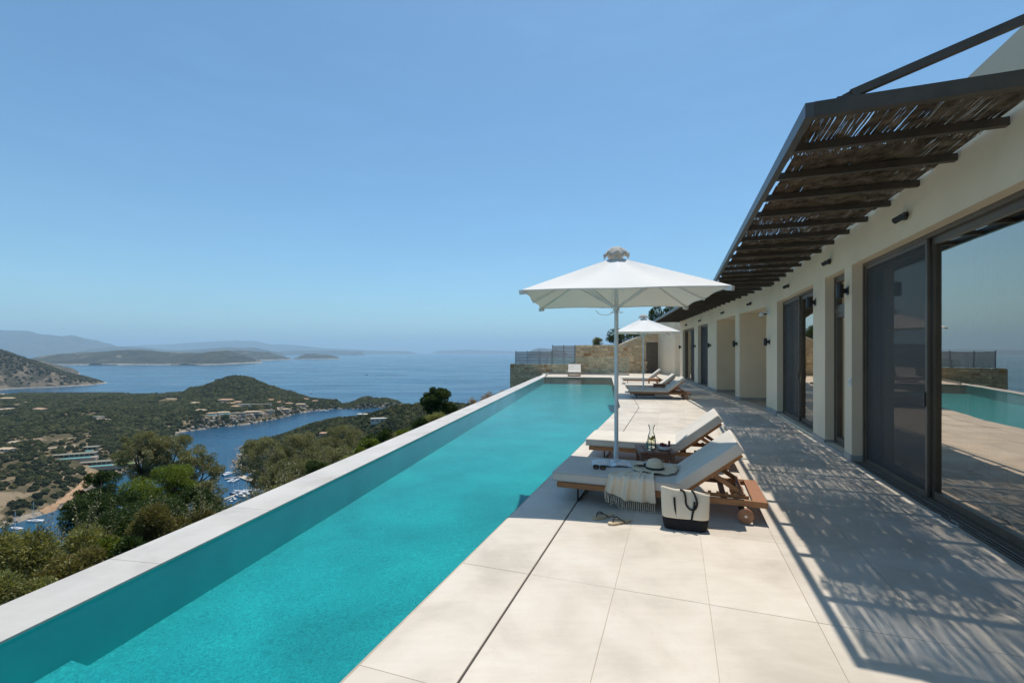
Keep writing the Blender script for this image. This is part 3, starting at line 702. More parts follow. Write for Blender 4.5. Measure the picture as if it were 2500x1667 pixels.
Hs = [
 (17, 918, 26, 12, 5, 'large tan roofed villa at the far left edge above the bay', 'hip', 'walls', 'rooftile2', None),
 (40, 921, 10, 7, 3, 'small tan hut just right of the large villa on the left ridge', 'hip', 'walls', 'rooftile', None),
 (92, 942, 24, 11, 4, 'terracotta roofed villa with a long turquoise pool on the left plateau', 'hip', 'wallw', 'rooftile', (8, 5, 22, 4)),
 (36, 932, 16, 8, 3, 'low ochre roofed house above the pale cleared plot', 'hip', 'walls', 'rooftile2', None),
 (226, 960, 15, 9, 3.5, 'white flat roofed house on a bare orange plot in the woods', 'flat', 'wallw', 'rooftile', None),
 (317, 975, 10, 7, 3, 'lone small ochre roofed hut in the green woods', 'hip', 'walls', 'rooftile2', None),
 (14, 1034, 15, 8, 3, 'orange roofed house low on the left edge by the slope', 'hip', 'wallw', 'rooftile2', None),
 (449, 928, 20, 10, 4, 'ochre roofed villa alone left of the hillside village', 'hip', 'walls', 'rooftile2', None),
 (519, 921, 30, 12, 4, 'long terracotta villa at the top left of the hillside village', 'hip', 'walls', 'rooftile', None),
 (531, 930, 22, 12, 4, 'tan villa in the middle row of the hillside village', 'hip', 'walls', 'rooftile', None),
 (548, 926, 20, 10, 4, 'white walled villa at the centre of the hillside village', 'hip', 'wallw', 'rooftile', None),
 (560, 932, 24, 12, 4, 'grey flat roofed villa at the right end of the hillside village', 'flat', 'wallw', 'rooftile', None),
 (541, 936, 18, 9, 4, 'small pinkish villa at the lower edge of the hillside village', 'hip', 'walls', 'rooftile', None),
 (600, 930, 40, 10, 3, 'long dark low pavilion right of the hillside village', 'flat', 'walls', 'rooftile', None),
 (622, 921, 16, 9, 4, 'terracotta roofed house highest on the right flank of the hill', 'hip', 'walls', 'rooftile', None),
 (643, 926, 18, 9, 4, 'orange roofed house on the right flank below the highest one', 'hip', 'walls', 'rooftile', None),
 (664, 929, 16, 9, 4, 'tan house on the right flank nearest the neck of land', 'hip', 'walls', 'rooftile', None),
 (690, 931, 22, 9, 4, 'broad ochre roofed house above the rocky shore on the right', 'hip', 'walls', 'rooftile2', None),
 (703, 918, 14, 8, 3, 'ridge top orange roofed cottage before the islet', 'hip', 'walls', 'rooftile', None),
 (723, 922, 14, 8, 3, 'lower orange roofed cottage on the ridge before the islet', 'hip', 'walls', 'rooftile', None),
 (462, 944, 20, 9, 3, 'tan house at the left end of the shoreline row', 'hip', 'walls', 'rooftile2', None),
 (486, 951, 16, 8, 3, 'shoreline villa with a green pool at the left of the row', 'hip', 'walls', 'rooftile', (2, 4, 12, 4)),
 (512, 950, 20, 8, 3, 'shoreline villa with a turquoise pool in the row', 'hip', 'wallw', 'rooftile2', (4, 4, 14, 4)),
 (545, 951, 30, 9, 3, 'long pale stone villa in the middle of the shoreline row', 'flat', 'walls', 'rooftile', None),
 (578, 948, 26, 9, 3, 'tan villa right of the long one in the shoreline row', 'hip', 'walls', 'rooftile2', None),
 (612, 945, 24, 9, 3, 'stone villa towards the right of the shoreline row', 'flat', 'walls', 'rooftile', None),
 (650, 942, 24, 9, 3, 'villa at the right end of the shoreline row', 'hip', 'walls', 'rooftile2', None),
]
for i, (a, b2, w, d_, h, lab, rf, wm, rm, pl) in enumerate(Hs):
    house(a, b2, w, d_, h, lab, R(random.uniform(-25, 25)), rf, wm, rm, pool=pl)
house(835, 957, 17, 8, 4.5, 'white two storey block of the house on the wooded spur', R(-12), 'white', 'wallw', zf=near_z)
house(872, 967, 20, 7, 4, 'long white low house with terraces on the wooded spur', R(14), 'white', 'wallw', zf=near_z)
house(744, 998, 9, 7, 3, 'small orange roofed cottage at the tip of the wooded spur', R(10), 'hip', 'walls', 'rooftile', zf=near_z)
# two long pavilions with pools and one square one, above the inner bay
def pavilion(px, py, w, rz, label, lawn=False):
    q = march(px, py); z = q[2] + 1.2
    t = empty('pavilion', (q[0], q[1], z), rz, label, 'house', 'flat roofed pavilions with pools above the inner bay'); clear.append((q[0], q[1], w * .5))
    mb = MB(); mb.box(-w / 2, w / 2, 0, 8, -3, 2.9); mb.obj('wall', M['walls'], t)
    mb = MB(); mb.box(-w / 2 - 1, w / 2 + 1.5, -1.6, 8.5, 2.9, 3.25); mb.obj('roof', M['roofgrey'], t)
    n = int(w // 4)
    for i in range(n):
        x = -w / 2 + (i + .5) * w / n; mb = MB(); mb.box(x - w / n * .4, x + w / n * .4, -.06, .04, .2, 2.7); mb.obj('window', M['farglass'], t)
    mb = MB(); mb.box(-w / 2 - 1, w / 2 + (18 if lawn else 4), -9, -.02, -4, -.02); mb.obj('terrace', M['walls'], t)
    mb = MB(); mb.box(-w / 2 + 3, w / 2 - 1, -8.2, -3.6, -.5, .04); mb.obj('swimming_pool', M['farpool'], t)
    if lawn: mb = MB(); mb.box(w / 2, w / 2 + 17.5, -8.8, -.6, -.5, .06); mb.obj('lawn', simple('far_lawn', (.13, .17, .035), (.10, .14, .03), .9, .2, mode='world'), t)
    return t
pavilion(170, 1052, 34, R(24), 'long flat roofed pavilion with a pool, upper left of the pair')
pavilion(222, 1070, 32, R(24), 'long flat roofed pavilion with pool and green lawn above the jetty', True)
pavilion(206, 1035, 12, R(20), 'short flat roofed pavilion above the two long ones')

# ------------------------------------------------------------------ boats and jetties on the bay
M['hull'] = simple('white_gelcoat', (.78, .78, .77), (.7, .7, .7), .25, 1)
M['hullblue'] = simple('navy_gelcoat', (.03, .05, .11), (.03, .045, .09), .25, 1)
M['deck'] = simple('boat_deck', (.62, .58, .5), (.52, .47, .4), .7, 2)
M['sailblue'] = simple('blue_sailcover', (.04, .07, .16), (.03, .05, .12), .8, 2)
M['jetty'] = simple('jetty_planks', (.55, .47, .38), (.42, .35, .28), .9, .8)
def hull(L_, B, h, x0=0):
    mb = MB(); st = 9
    for i in range(st):
        t = i / (st - 1); x = -L_ / 2 + L_ * t; b_ = B / 2 * (1 - max(0, t - .45) ** 2 * 3.0) * (.86 + .14 * min(1, t * 3)); b_ = max(b_, .04); zz = h * (1 + .25 * t)
        mb.v += [(x, x0 - b_, zz), (x, x0 - b_ * .75, 0), (x, x0, -.3), (x, x0 + b_ * .75, 0), (x, x0 + b_, zz)]
    for i in range(st - 1):
        for k in range(4): a = i * 5 + k; mb.f.append((a, a + 1, a + 6, a + 5))
        mb.f.append((i * 5, i * 5 + 5, i * 5 + 9, i * 5 + 4))
    mb.f.append((0, 4, 3, 2, 1)); e = (st - 1) * 5; mb.f.append((e, e + 1, e + 2, e + 3, e + 4)); return mb
def boat(kind, px, py, rz, L_, label, group='boats in the bay', hm='hull', xyz=None):
    x, y = H(px, py) if xyz is None else xyz
    t = empty(kind, (x, y, SEA), rz, label, 'boat', group); B = L_ * .3
    if kind == 'catamaran':
        B = L_ * .52
        for s_ in (-1, 1): 
            hh = hull(L_, B * .26, 1.5); hh.v = [(a, b3 + s_ * B * .37, c) for a, b3, c in hh.v]; hh.obj('hull', M[hm], t)
        mb = MB(); mb.box(-L_ * .42, L_ * .22, -B * .42, B * .42, 1.25, 1.75); mb.obj('bridge_deck', M['hull'], t, bevel=.1)
        mb = MB(); mb.box(-L_ * .2, L_ * .15, -B * .3, B * .3, 1.75, 2.9); mb.obj('cabin', M['hull'], t, bevel=.25)
        mb = MB(); mb.box(-L_ * .19, L_ * .16, -B * .305, B * .305, 2.1, 2.5); mb.obj('cabin_window', M['farglass'], t)
        mh = L_ * 1.45; zb = 2.9
    else:
        hull(L_, B, L_ * .1).obj('hull', M[hm], t)
        mb = MB(); mb.box(-L_ * .18, L_ * .18, -B * .28, B * .28, L_ * .1, L_ * .1 + (.6 if kind == 'sailboat' else 1.5)); mb.obj('cabin', M['hull'], t, bevel=.12)
        mb = MB(); mb.box(-L_ * .17, L_ * .19, -B * .285, B * .285, L_ * .1 + .25, L_ * .1 + (.42 if kind == 'sailboat' else 1.1)); mb.obj('cabin_window', M['farglass'], t)
        mh = L_ * 1.3; zb = L_ * .1
        if kind == 'motorboat':
            mb = MB(); mb.box(-L_ * .46, -L_ * .2, -B * .36, B * .36, L_ * .09, L_ * .1 + .05); mb.obj('cockpit', M['deck'], t); return t
    mb = MB(); mb.tube([(L_ * .08, 0, zb), (L_ * .08, 0, mh)], [.16, .1], 6); mb.obj('mast', M['whitemetal'], t)
    mb = MB(); mb.tube([(L_ * .06, 0, zb + 1.4), (-L_ * .34, 0, zb + 1.4)], .28, 6); mb.obj('furled_sail', M['sailblue'], t)
    mb = MB(); mb.tube([(L_ * .08, 0, mh), (L_ * .48, 0, 1.3)], .06, 4); mb.tube([(L_ * .08, 0, mh), (-L_ * .47, 0, 1.3)], .03, 4); mb.obj('stay', M['whitemetal'], t)
    mb = MB(); mb.bar((L_ * .08, -1.3, mh * .55), (L_ * .08, 1.3, mh * .55), .09, .09); mb.obj('spreader', M['whitemetal'], t)
    return t
boat('catamaran', 523, 1090, R(75), 13, 'white catamaran at anchor, highest in the water above the marina')
boat('sailboat', 531, 1104, R(95), 11, 'left of two white yachts moored stern to the upper pontoon')
boat('sailboat', 542, 1104, R(88), 11, 'right of two white yachts moored stern to the upper pontoon')
boat('sailboat', 538, 1135, R(160), 12, 'dark hulled yacht at the left end of the middle row in the marina', hm='hullblue')
boat('sailboat', 549, 1130, R(165), 12, 'white yacht second from left in the middle marina row')
boat('motorboat', 553, 1140, R(160), 13, 'big white motor yacht in front of the middle marina row')
boat('motorboat', 563, 1135, R(170), 11, 'white motorboat at the centre of the marina cluster')
boat('sailboat', 568, 1128, R(170), 11, 'white yacht near the quay wall in the marina')
boat('motorboat', 576, 1131, R(175), 10, 'white motorboat nearest the quay at the right of the marina')
boat('motorboat', 583, 1126, R(170), 9, 'small white motorboat at the far right of the marina')
boat('motorboat', 528, 1151, R(150), 7, 'small white runabout at the left of the lowest pontoon')
boat('motorboat', 536, 1146, R(150), 8, 'small white runabout at the right of the lowest pontoon')
boat('motorboat', 174, 1166, R(160), 9, 'white motorboat close to the scrubby shore of the inner bay')
boat('sailboat', 80, 1198, R(185), 12, 'white sailing yacht anchored in the inner bay at the left')
boat('sailboat', 37, 1215, R(170), 10, 'partly hidden sailing yacht behind the grassy bush at the left edge')
boat('motorboat', 743, 945, R(200), 22, 'white excursion boat below the neck of land')
boat('sailboat', 714, 902, R(90), 16, 'lone white sailing boat on the open sea right of the hill', 'boats on the open sea')
boat('sailboat', 804, 834, R(90), 30, 'tiny white sailboat far out on the open sea', 'boats on the open sea')
boat('sailboat', 842, 861, R(60), 18, 'small dark sailboat on the open sea left of the wake', 'boats on the open sea', 'hullblue')
def jetty(name, pa, pb, w, label):
    a = Vector((*H(*pa), SEA)); b_ = Vector((*H(*pb), SEA)); t = empty(name, tuple(a), 0, label, 'jetty')
    d_ = b_ - a; mb = MB(); mb.bar((0, 0, .7), (d_.x, d_.y, .7), w, .35); mb.obj('deck', M['jetty'], t)
    n = max(3, int(d_.length / 6))
    for i in range(n):
        p_ = d_ * ((i + .5) / n); mb = MB(); mb.tube([(p_.x, p_.y, -3), (p_.x, p_.y, 1.1)], .25, 6); mb.obj('post', M['walls'], t)
jetty('jetty', (516, 1101), (548, 1096), 2.2, 'narrow floating pontoon above the marina holding two yachts')
jetty('quay', (552, 1094), (592, 1108), 7, 'broad pale stone quay of the marina by the tree')
jetty('jetty', (512, 1149), (556, 1131), 2.2, 'lower floating pontoon of the marina with small boats')
jetty('jetty', (257, 1080), (296, 1076), 1.8, 'pale wooden jetty on the scrubby shore of the inner bay')
n = 120000
X = rng.uniform(-1500, -260, n); Y = np.sqrt(rng.uniform(330 ** 2, 1500 ** 2, n))
k = (X / Y > -1.22) & (X / Y < -.22); X, Y = X[k], Y[k]
sd = sd_poly(X, Y, pen_poly); dens = fbm(X, Y, 75, 4, 61) * 1.7 + .72; dens = np.where((sd < 22) & (Y < 640), 1.0, dens)
dens = dens * np.where(Y < 560, .85, 1.0); dens = np.where((X / Y > -.72) & (Y > 800), np.maximum(dens, .9), dens)
k = (sd > .8) & (rng.uniform(0, 1, len(X)) < dens) & ~in_clear(X, Y)
# keep the rocky foot of the hill sparse
cl = (X / Y > -.72) & (X / Y < -.45) & (sd < 26) & (Y < 1150)
k &= ~(cl & (rng.uniform(0, 1, len(X)) < .35))
X, Y, sd = X[k], Y[k], sd[k]
Rd = np.where(Y < 620, rng.uniform(1.3, 3.6, len(X)), rng.uniform(2.0, 4.6, len(X))) * np.clip(.6 + sd / 30, .6, 1)
Z = land_z(X, Y) + Rd * .35
keep = np.ones(len(X), bool)

o = scatter_tree('scrub_woodland', np.stack([X, Y, Z], -1)[keep], Rd[keep], M['farscrub'], .8); tag(o, kind='stuff', label='dense dark green scrub and low trees covering the peninsula across the bay')
n = 16000; X = rng.uniform(-2600, -1600, n); Y = rng.uniform(1560, 2350, n); sd = sd_poly(X, Y, head_poly)
k = (sd > 12) & (X / Y > -1.16) & (rng.uniform(0, 1, n) < fbm(X, Y, 120, 4, 66) * .9 + .6); X, Y = X[k], Y[k]; Rd = rng.uniform(2.2, 5.2, len(X))
o = scatter_tree('scrub_cover', np.stack([X, Y, head_z(X, Y) + Rd * .2], -1), Rd, M['headscrub'], .7); tag(o, kind='stuff', label='patchy brown green scrub on the steep headland at the left')
# woodland of the spur and the slope below the terrace
n = 52000; X = rng.uniform(-460, 160, n); Y = rng.uniform(30, 800, n); d_ = coast_d(X, Y); Z = near_z(X, Y)
k = (d_ > 42) & (Z > SEA + 1.5) & (np.abs(X / Y + .5) < .75); X, Y, Z = X[k], Y[k], Z[k]
wh = [(835, 959), (872, 968), (806, 970), (744, 998)]
cz = [march(a, b2, near_z, 60, 900) for a, b2 in wh]
for q in cz: 
    k = (X - q[0]) ** 2 + (Y - q[1]) ** 2 > 14 ** 2; X, Y, Z = X[k], Y[k], Z[k]
kk = rng.uniform(0, 1, len(X)) < min(1, 30000 / len(X)); X, Y, Z = X[kk], Y[kk], Z[kk]
Rd = rng.uniform(1.6, 3.6, len(X))
o = scatter_tree('slope_woodland', np.stack([X, Y, Z + Rd * .35], -1), Rd, M['farscrub'], .85); tag(o, kind='stuff', label='dark green woodland on the slope and spur below the terrace')


M['shorerock'] = simple('shore_rock', (.42, .35, .27), (.24, .19, .14), .95, .3, mode='world', objvar=.35, bs=.6, bscale=2, bdist=.5)
n = 90000; X = rng.uniform(-1300, -250, n); Y = rng.uniform(330, 1250, n); sd = sd_poly(X, Y, pen_poly); b_ = X / Y; wdt = np.where((b_ > -.69) & (b_ < -.43) & (Y > 650), 17, np.where((b_ > -.40) & (b_ < -.2) & (Y > 800), 9, 1.8))
k = (sd > -1.6) & (sd < wdt) & (b_ > -1.15) & (rng.uniform(0, 1, n) < np.where(wdt > 5, .75, 1)); X, Y = X[k], Y[k]; Rd = rng.uniform(.7, 2.6, len(X)) * np.where(wdt[k] > 5, 1.2, .8)
o = scatter_tree('shore_rocks', np.stack([X, Y, land_z(X, Y) + Rd * .1], -1), Rd, M['shorerock'], .7); tag(o, kind='stuff', label='pale broken rocks along the shore of the peninsula')
n = 30000; X = rng.uniform(-900, 60, n); Y = rng.uniform(300, 800, n); Z = near_z(X, Y); k = (Z > SEA - 1.2) & (Z < SEA + 1.3); X, Y, Z = X[k], Y[k], Z[k]; Rd = rng.uniform(.6, 1.8, len(X))
o = scatter_tree('shore_rocks', np.stack([X, Y, Z], -1), Rd, M['shorerock'], .7); tag(o, kind='stuff', label='pale rocks along the foot of the wooded spur')
# ------------------------------------------------------------------ the villa
WALLV, HT = 2.41, 4.0
villa = empty('villa', (0, 0, 0), 0, 'long cream rendered villa with glass sliding doors beside the pool terrace', 'house')
TH = .30
def wall_run(openings, s0, s1, fr, m0=None, m1=None):
    """plaster wall between s0 and s1 with openings [(a,b,zbot,ztop)], outer face at WALLV"""
    mb = MB()
    def blk(a, b, z0, z1):
        if b - a > .001 and z1 - z0 > .001:
            mb.box(a, b, WALLV, WALLV + TH, z0, z1, T=lambda x, y, z: fr(x, y, z))
    cur = s0
    for (a, b, zb, zt) in openings:
        blk(cur, a, -.3, HT); blk(a, b, zt, HT); 
        if zb > -.3: blk(a, b, -.3, zb)
        cur = b
    blk(cur, s1, -.3, HT); return mb
nearO = [(.6, 7.99, -.02, 2.86), (8.30, 9.27, .05, 2.86), (10.0, 13.27, .04, 2.85)]
farO = [(.24, 2.82, -.012, 2.84), (3.32, 6.0, -.012, 2.84), (7.59, 9.71, .03, 2.83), (10.64, 14.1, .03, 2.83)]
mb = wall_run(nearO, -4, ub(WALLV), N)
mb2 = wall_run(farO, wb(WALLV), 15.05, F); mb.add(mb2.v, mb2.f)
wall = mb.obj('wall', M['plaster'], villa)
# rooms behind: floor, back wall, ceiling, cross walls
M['room'] = simple('room_wall', (.42, .40, .36), (.38, .36, .32), .9, 1)
M['roomfloor'] = simple('room_floor', (.25, .22, .18), (.2, .17, .14), .5, 2)
M['curtaindark'] = simple('heavy_curtain', (.20, .18, .15), (.12, .11, .09), .95, 3, (6, 6, .3), mode='world')
M['roof'] = simple('roof_gravel', (.35, .33, .3), (.25, .24, .22), .9, 30)
mb = MB()
a, b_ = -4, 14.4
for fr, a, b_, opens in ((N, -4, 14.1, [0]), (F, 6.6, 15.0, [0])):
    mb.box(a, b_, 6.6, 6.7, 0, 3, T=fr); mb.box(a, b_, WALLV + TH + .002, 6.6, 2.93, 3.0, T=fr)
for u in (-4, 8.10, 9.6, 13.9): mb.box(u, u + .1, WALLV + TH + .002, 6.6, .0, 2.93, T=N)
for w_ in (6.7, 10.1, 14.8): mb.box(w_, w_ + .1, WALLV + TH + .002, 6.6, .0, 2.93, T=F)
mb.obj('inner_wall', M['room'], villa)
mb = MB(); mb.box(-4, 14.1, WALLV + TH + .002, 6.6, -.01, .004, T=N); mb.box(6.7, 15.0, WALLV + TH + .002, 6.6, -.01, .004, T=F); mb.obj('inner_floor', M['roomfloor'], villa)
# flat roof closing the top, and the parapet-level slab
mb = MB(); P_ = [xy(N(-4, WALLV + TH + .001)), xy(N(ub(WALLV + TH), WALLV + TH + .001)), xy(F(15.04, WALLV + TH + .001)), xy(F(15.04, 8.5)), xy(N(-4, 8.5))]
mb.prism(P_[::-1], 3.05, HT - .01); mb.obj('roof', M['roof'], villa)
# deep porch bays in the far half
mb = MB()
for (a, b_) in ((.24, 2.82), (3.32, 6.0)):
    mb.box(a, b_, 4.6, 4.75, -.01, 2.84, T=F)                      # back
    mb.box(b_ + .002, b_ + .15, WALLV + TH + .002, 4.75, -.01, 2.9, T=F)   # far cheek, the face that looks this way
    mb.box(a - .15, a - .002, WALLV + TH + .002, 4.75, -.01, 2.9, T=F)
    mb.box(a - .1, b_ + .1, WALLV + TH + .002, 4.7, 2.842, 2.93, T=F)
mb.obj('porch', M['plaster'], villa)
mb = MB()
for (a, b_) in ((.24, 2.82), (3.32, 6.0)):
    mb = MB(); mb.box(b_ - .012, b_ - .0, WALLV + .01, 4.6, 0, .09, T=F); mb.obj('skirting', M['skirt'], villa)
def skirt(fr, a, b_, v=WALLV):
    mb = MB(); mb.box(a, b_, v - .014, v - .001, 0, .095, T=fr); mb.obj('skirting', M['skirt'], villa)
cur = -4
for (a, b_, z0, z1) in nearO + [(ub(WALLV) - .0, 99, 0, 0)]:
    if a - cur > .05: skirt(N, cur, a)
    cur = b_
cur = wb(WALLV)
for (a, b_, z0, z1) in farO + [(15.05, 99, 0, 0)]:
    if a - cur > .05: skirt(F, cur, a)
    cur = b_
for fr, ops, rv in ((N, nearO, .13), (F, farO, .13)):
    for (a, b_, z0, z1) in ops:
        if z1 - z0 > 2 and z0 > -.3:
            mb = MB(); mb.box(b_ + .000, b_ + .0125, WALLV - .0145, WALLV - .001, 0, .0955, T=fr); mb = MB(); mb.box(b_ - .0135, b_ - .0, WALLV + .0, WALLV + rv - .002, 0, .095, T=fr); mb.obj('skirting', M['skirt'], villa)

# windows.  kinds per bay: 's' insect screen (with a pane behind), 'g' glass, 'd' narrow casement with fanlight
def frame_rect(mb, fr, a, b_, v0, v1, z0, z1, t):
    mb.box(a, a + t, v0, v1, z0, z1, T=fr); mb.box(b_ - t, b_, v0, v1, z0, z1, T=fr)
    mb.box(a + t, b_ - t, v0, v1, z0, z0 + t, T=fr); mb.box(a + t, b_ - t, v0, v1, z1 - t, z1, T=fr)
def window(fr, a, b_, z0, z1, rv, leaves, name='sliding_door'):
    v = WALLV + rv
    mb = MB(); frame_rect(mb, fr, a, b_, v, v + .15, z0, z1, .045)
    f = mb.obj(name, M['frame'], villa, bevel=.002, bseg=1)
    for (k, x0, x1) in leaves:
        if k == 's':
            mb = MB(); frame_rect(mb, fr, x0, x1, v + .015, v + .04, z0 + .046, z1 - .046, .045); mb.obj('screen_frame', M['frame'], f)
            mb = MB(); mb.box(x0 + .045, x1 - .045, v + .026, v + .028, z0 + .09, z1 - .09, T=fr); mb.obj('insect_screen', M['screen'], f)
            mb = MB(); mb.box(x0 + .03, x0 + .045, v + .002, v + .014, 1.0, 1.16, T=fr); mb.obj('handle', M['black'], f)
        if k in 'gs':
            o0, o1 = (.055, .10) if k == 'g' else (.10, .145)
            mb = MB(); frame_rect(mb, fr, x0, x1, v + o0, v + o1, z0 + .046, z1 - .046, .075); mb.obj('sash', M['frame'], f, bevel=.002, bseg=1)
            mb = MB(); q = (x0 + .07, x1 - .07, z0 + .12, z1 - .12); vv = v + (o0 + o1) / 2
            mb.add([fr(q[0], vv, q[2]), fr(q[1], vv, q[2]), fr(q[1], vv, q[3]), fr(q[0], vv, q[3])], [(0, 1, 2, 3)]); mb.obj('pane', M['pane'], f)
    return f
rv = .13
f = window(N, .6, 7.99, -.01, 2.86, rv, [('g', .65, 2.4), ('g', 2.35, 4.3), ('g', 4.25, 6.24), ('s', 6.20, 7.94)])
# slim channel line in front of the track
mb = MB()
for k in range(3): mb.box(.6, 7.99, WALLV + .02 + k * .035, WALLV + .03 + k * .035, -.012, .012, T=N)
mb.obj('track', M['beam'], f)
f = window(N, 10.0, 13.27, .04, 2.85, rv, [('g', 10.05, 11.75), ('s', 11.70, 13.22)])
# narrow casement with fanlight
v = WALLV + .13; z0, z1 = .05, 2.86
mb = MB(); frame_rect(mb, N, 8.30, 9.27, v, v + .07, z0, z1, .05); mb.box(8.35, 9.22, v, v + .07, 2.24, 2.32, T=N); f = mb.obj('casement_door', M['frame'], villa, bevel=.002, bseg=1)
mb = MB(); frame_rect(mb, N, 8.352, 9.218, v + .01, v + .08, z0 + .052, 2.238, .075); frame_rect(mb, N, 8.352, 9.218, v + .01, v + .08, 2.322, z1 - .052, .05); mb.obj('sash', M['frame'], f, bevel=.002, bseg=1)
for (q0, q1) in ((z0 + .12, 2.17), (2.36, z1 - .1)):
    mb = MB(); mb.add([N(8.42, v + .05, q0), N(9.15, v + .05, q0), N(9.15, v + .05, q1), N(8.42, v + .05, q1)], [(0, 1, 2, 3)]); mb.obj('pane', M['pane'], f)
mb = MB(); mb.box(8.30, 9.27, WALLV - .03, WALLV + .128, -.01, .048, T=N); mb.obj('threshold', M['skirt'], f, bevel=.004)
window(F, 7.59, 9.71, .03, 2.83, rv, [('g', 7.64, 8.70), ('s', 7.9, 9.66)])
window(F, 10.64, 14.1, .03, 2.83, rv, [('s', 10.69, 12.45), ('g', 12.4, 14.05)])
# curtains inside the big door (hang in the house but are their own things)
def curtain(u0, u1, v, amp, wl, m, label, fr=N, z1=2.75):
    n = int((u1 - u0) / wl * 14); mb = MB(); vs = []
    for i in range(n + 1):
        t = i / n; u = u0 + (u1 - u0) * t; ph = 2 * math.pi * (u - u0) / wl
        for (z, k) in ((.02, 1.25), (1.2, 1.0), (z1, .7)):
            vs.append(fr(u + .25 * amp * math.sin(ph * .37), v + amp * k * math.sin(ph + .5 * math.sin(ph * .31)), z))
    fs = [(3 * i + k, 3 * i + 3 + k, 3 * i + 4 + k, 3 * i + 1 + k) for i in range(n) for k in range(2)]
    mb.add(vs, fs); o = mb.obj('curtain', m, None, smooth=True, auto=None); tag(o, label, 'curtain', 'curtains behind the sliding doors'); return o
curtain(2.2, 5.15, 2.92, .045, .17, M['curtain'], 'white sheer curtain hanging behind the clear pane of the widest glass door')
curtain(5.75, 6.25, 2.95, .05, .12, M['curtaindark'], 'dark drawn curtain bunched behind the edge of the large glass door')
curtain(10.9, 11.7, 2.95, .05, .14, M['curtaindark'], 'dark curtain behind the open leaf of the second sliding door')
curtain(8.75, 9.2, 2.9, .035, .12, M['curtain'], 'pale curtain behind the narrow casement door')
curtain(12.9, 13.9, 2.95, .04, .16, M['curtain'], 'pale curtain behind the farthest sliding door', F)

# cylinder up-and-down wall lamps and small spotlights
def mk_sconce():
    t = empty('wall_lamp', (0, 0, 0), 0, 'x', 'wall lamp', 'black cylinder wall lamps on the villa'); mb = MB()
    mb.lathe([(0, -.10), (.045, -.10), (.045, .10), (.0, .10)], 20, T=lambda x, y, z: (x - .10, y, z)); mb.obj('lamp_body', M['black'], t, smooth=True)
    mb = MB(); mb.box(-.06, -.012, -.02, .02, -.035, .035); mb.obj('bracket', M['black'], t)
    mb = MB(); mb.box(-.012, .0, -.045, .045, -.06, .06); mb.obj('back_plate', M['black'], t, bevel=.003); return t
def wl(fr, s_, z, k): 
    p = fr(s_, WALLV - .0005, z); return p, (-A1 if fr is N else -A2)
sc0 = mk_sconce()
lamps = [(N, 8.15, 2.50, 'black cylinder wall lamp on the pier between the big door and the narrow door'),
         (N, 9.85, 2.50, 'black cylinder wall lamp between the narrow door and the second sliding door'),
         (F, .0, 1.86, 'black cylinder wall lamp under the camera on the pier before the porch'),
         (F, 3.10, 1.86, 'black cylinder wall lamp on the slim pillar between the two porch bays'),
         (F, 7.0, 1.86, 'black cylinder wall lamp on the wall just past the porch bays'),
         (F, 10.3, 1.86, 'black cylinder wall lamp on the pillar between the two farthest doors'),
         (F, 14.6, 1.86, 'black cylinder wall lamp at the far end of the villa')]
for i, (fr, s_, z, lab) in enumerate(lamps):
    o = sc0 if i == 0 else copy_tree(sc0); p, r_ = wl(fr, s_, z, 0); place(o, p, r_, lab)
def mk_spot():
    t = empty('spotlight', (0, 0, 0), 0, 'x', 'spotlight', 'small black spotlights under the pergola'); mb = MB()
    mb.tube([(-.03, .01, .0), (-.085, .085, -.03)], .034, 12); mb.tube([(-.03, -.01, 0), (-.085, -.085, -.03)], .034, 12); mb.obj('lamp_head', M['black'], t)
    mb = MB(); mb.tube([(0, 0, 0), (-.035, 0, 0)], .045, 14); mb.obj('back_plate', M['black'], t); return t
sp0 = mk_spot(); 
spots = [(N, 6.29, 3.10, 'twin black spotlight above the insect screen of the largest sliding door'), (N, 8.98, 3.09, 'twin black spotlight above the narrow casement door'), (N, 11.97, 3.09, 'twin black spotlight above the second sliding door'),
         (F, 1.62, 3.06, 'twin black spotlight above the nearer porch bay'), (F, 4.88, 3.06, 'twin black spotlight above the farther porch bay'), (F, 9.1, 3.04, 'twin black spotlight above the third sliding door'), (F, 12.7, 3.04, 'twin black spotlight above the farthest sliding door')]
for i, (fr, s_, z, lab) in enumerate(spots):
    o = sp0 if i == 0 else copy_tree(sp0); p, r_ = wl(fr, s_, z, 0); place(o, p, r_, lab)
# dome camera and bullet camera on the pier
t = empty('security_camera', F(.02, WALLV - .001, 2.62), -A2, 'white dome security camera on a bracket above the porch edge', 'camera')
mb = MB(); mb.tube([(0, 0, .02), (-.16, 0, .05), (-.20, 0, .03)], .018, 8); mb.box(-.012, 0, -.05, .05, -.06, .08); mb.obj('bracket', M['whitemetal'], t)
mb = MB(); mb.lathe([(0, .03), (.045, .02), (.055, -.03), (.05, -.06)], 16, T=lambda x, y, z: (x - .2, y, z)); mb.obj('housing', M['whitemetal'], t, smooth=True)
mb = MB(); mb.lathe([(.05, -.06), (.045, -.10), (.02, -.125), (0, -.13)], 16, T=lambda x, y, z: (x - .2, y, z)); mb.obj('dome', M['rail_glass'], t, smooth=True)
t = empty('security_camera', F(.16, WALLV - .001, 2.66), -A2, 'small dark bullet camera beside the white dome camera', 'camera')
mb = MB(); mb.tube([(0, 0, 0), (-.06, 0, 0)], .012, 6); mb.obj('bracket', M['black'], t)
mb = MB(); mb.tube([(-.07, .05, 0), (-.07, -.09, -.03)], .035, 10); mb.obj('housing', M['black'], t)
t = empty('light_switch', N(8.05, WALLV - .0005, 1.15), -A1, 'small white switch plate on the pier beside the narrow door', 'switch')
mb = MB(); mb.box(-.010, 0, -.04, .04, -.06, .06); mb.obj('plate', M['whitemetal'], t, bevel=.002)
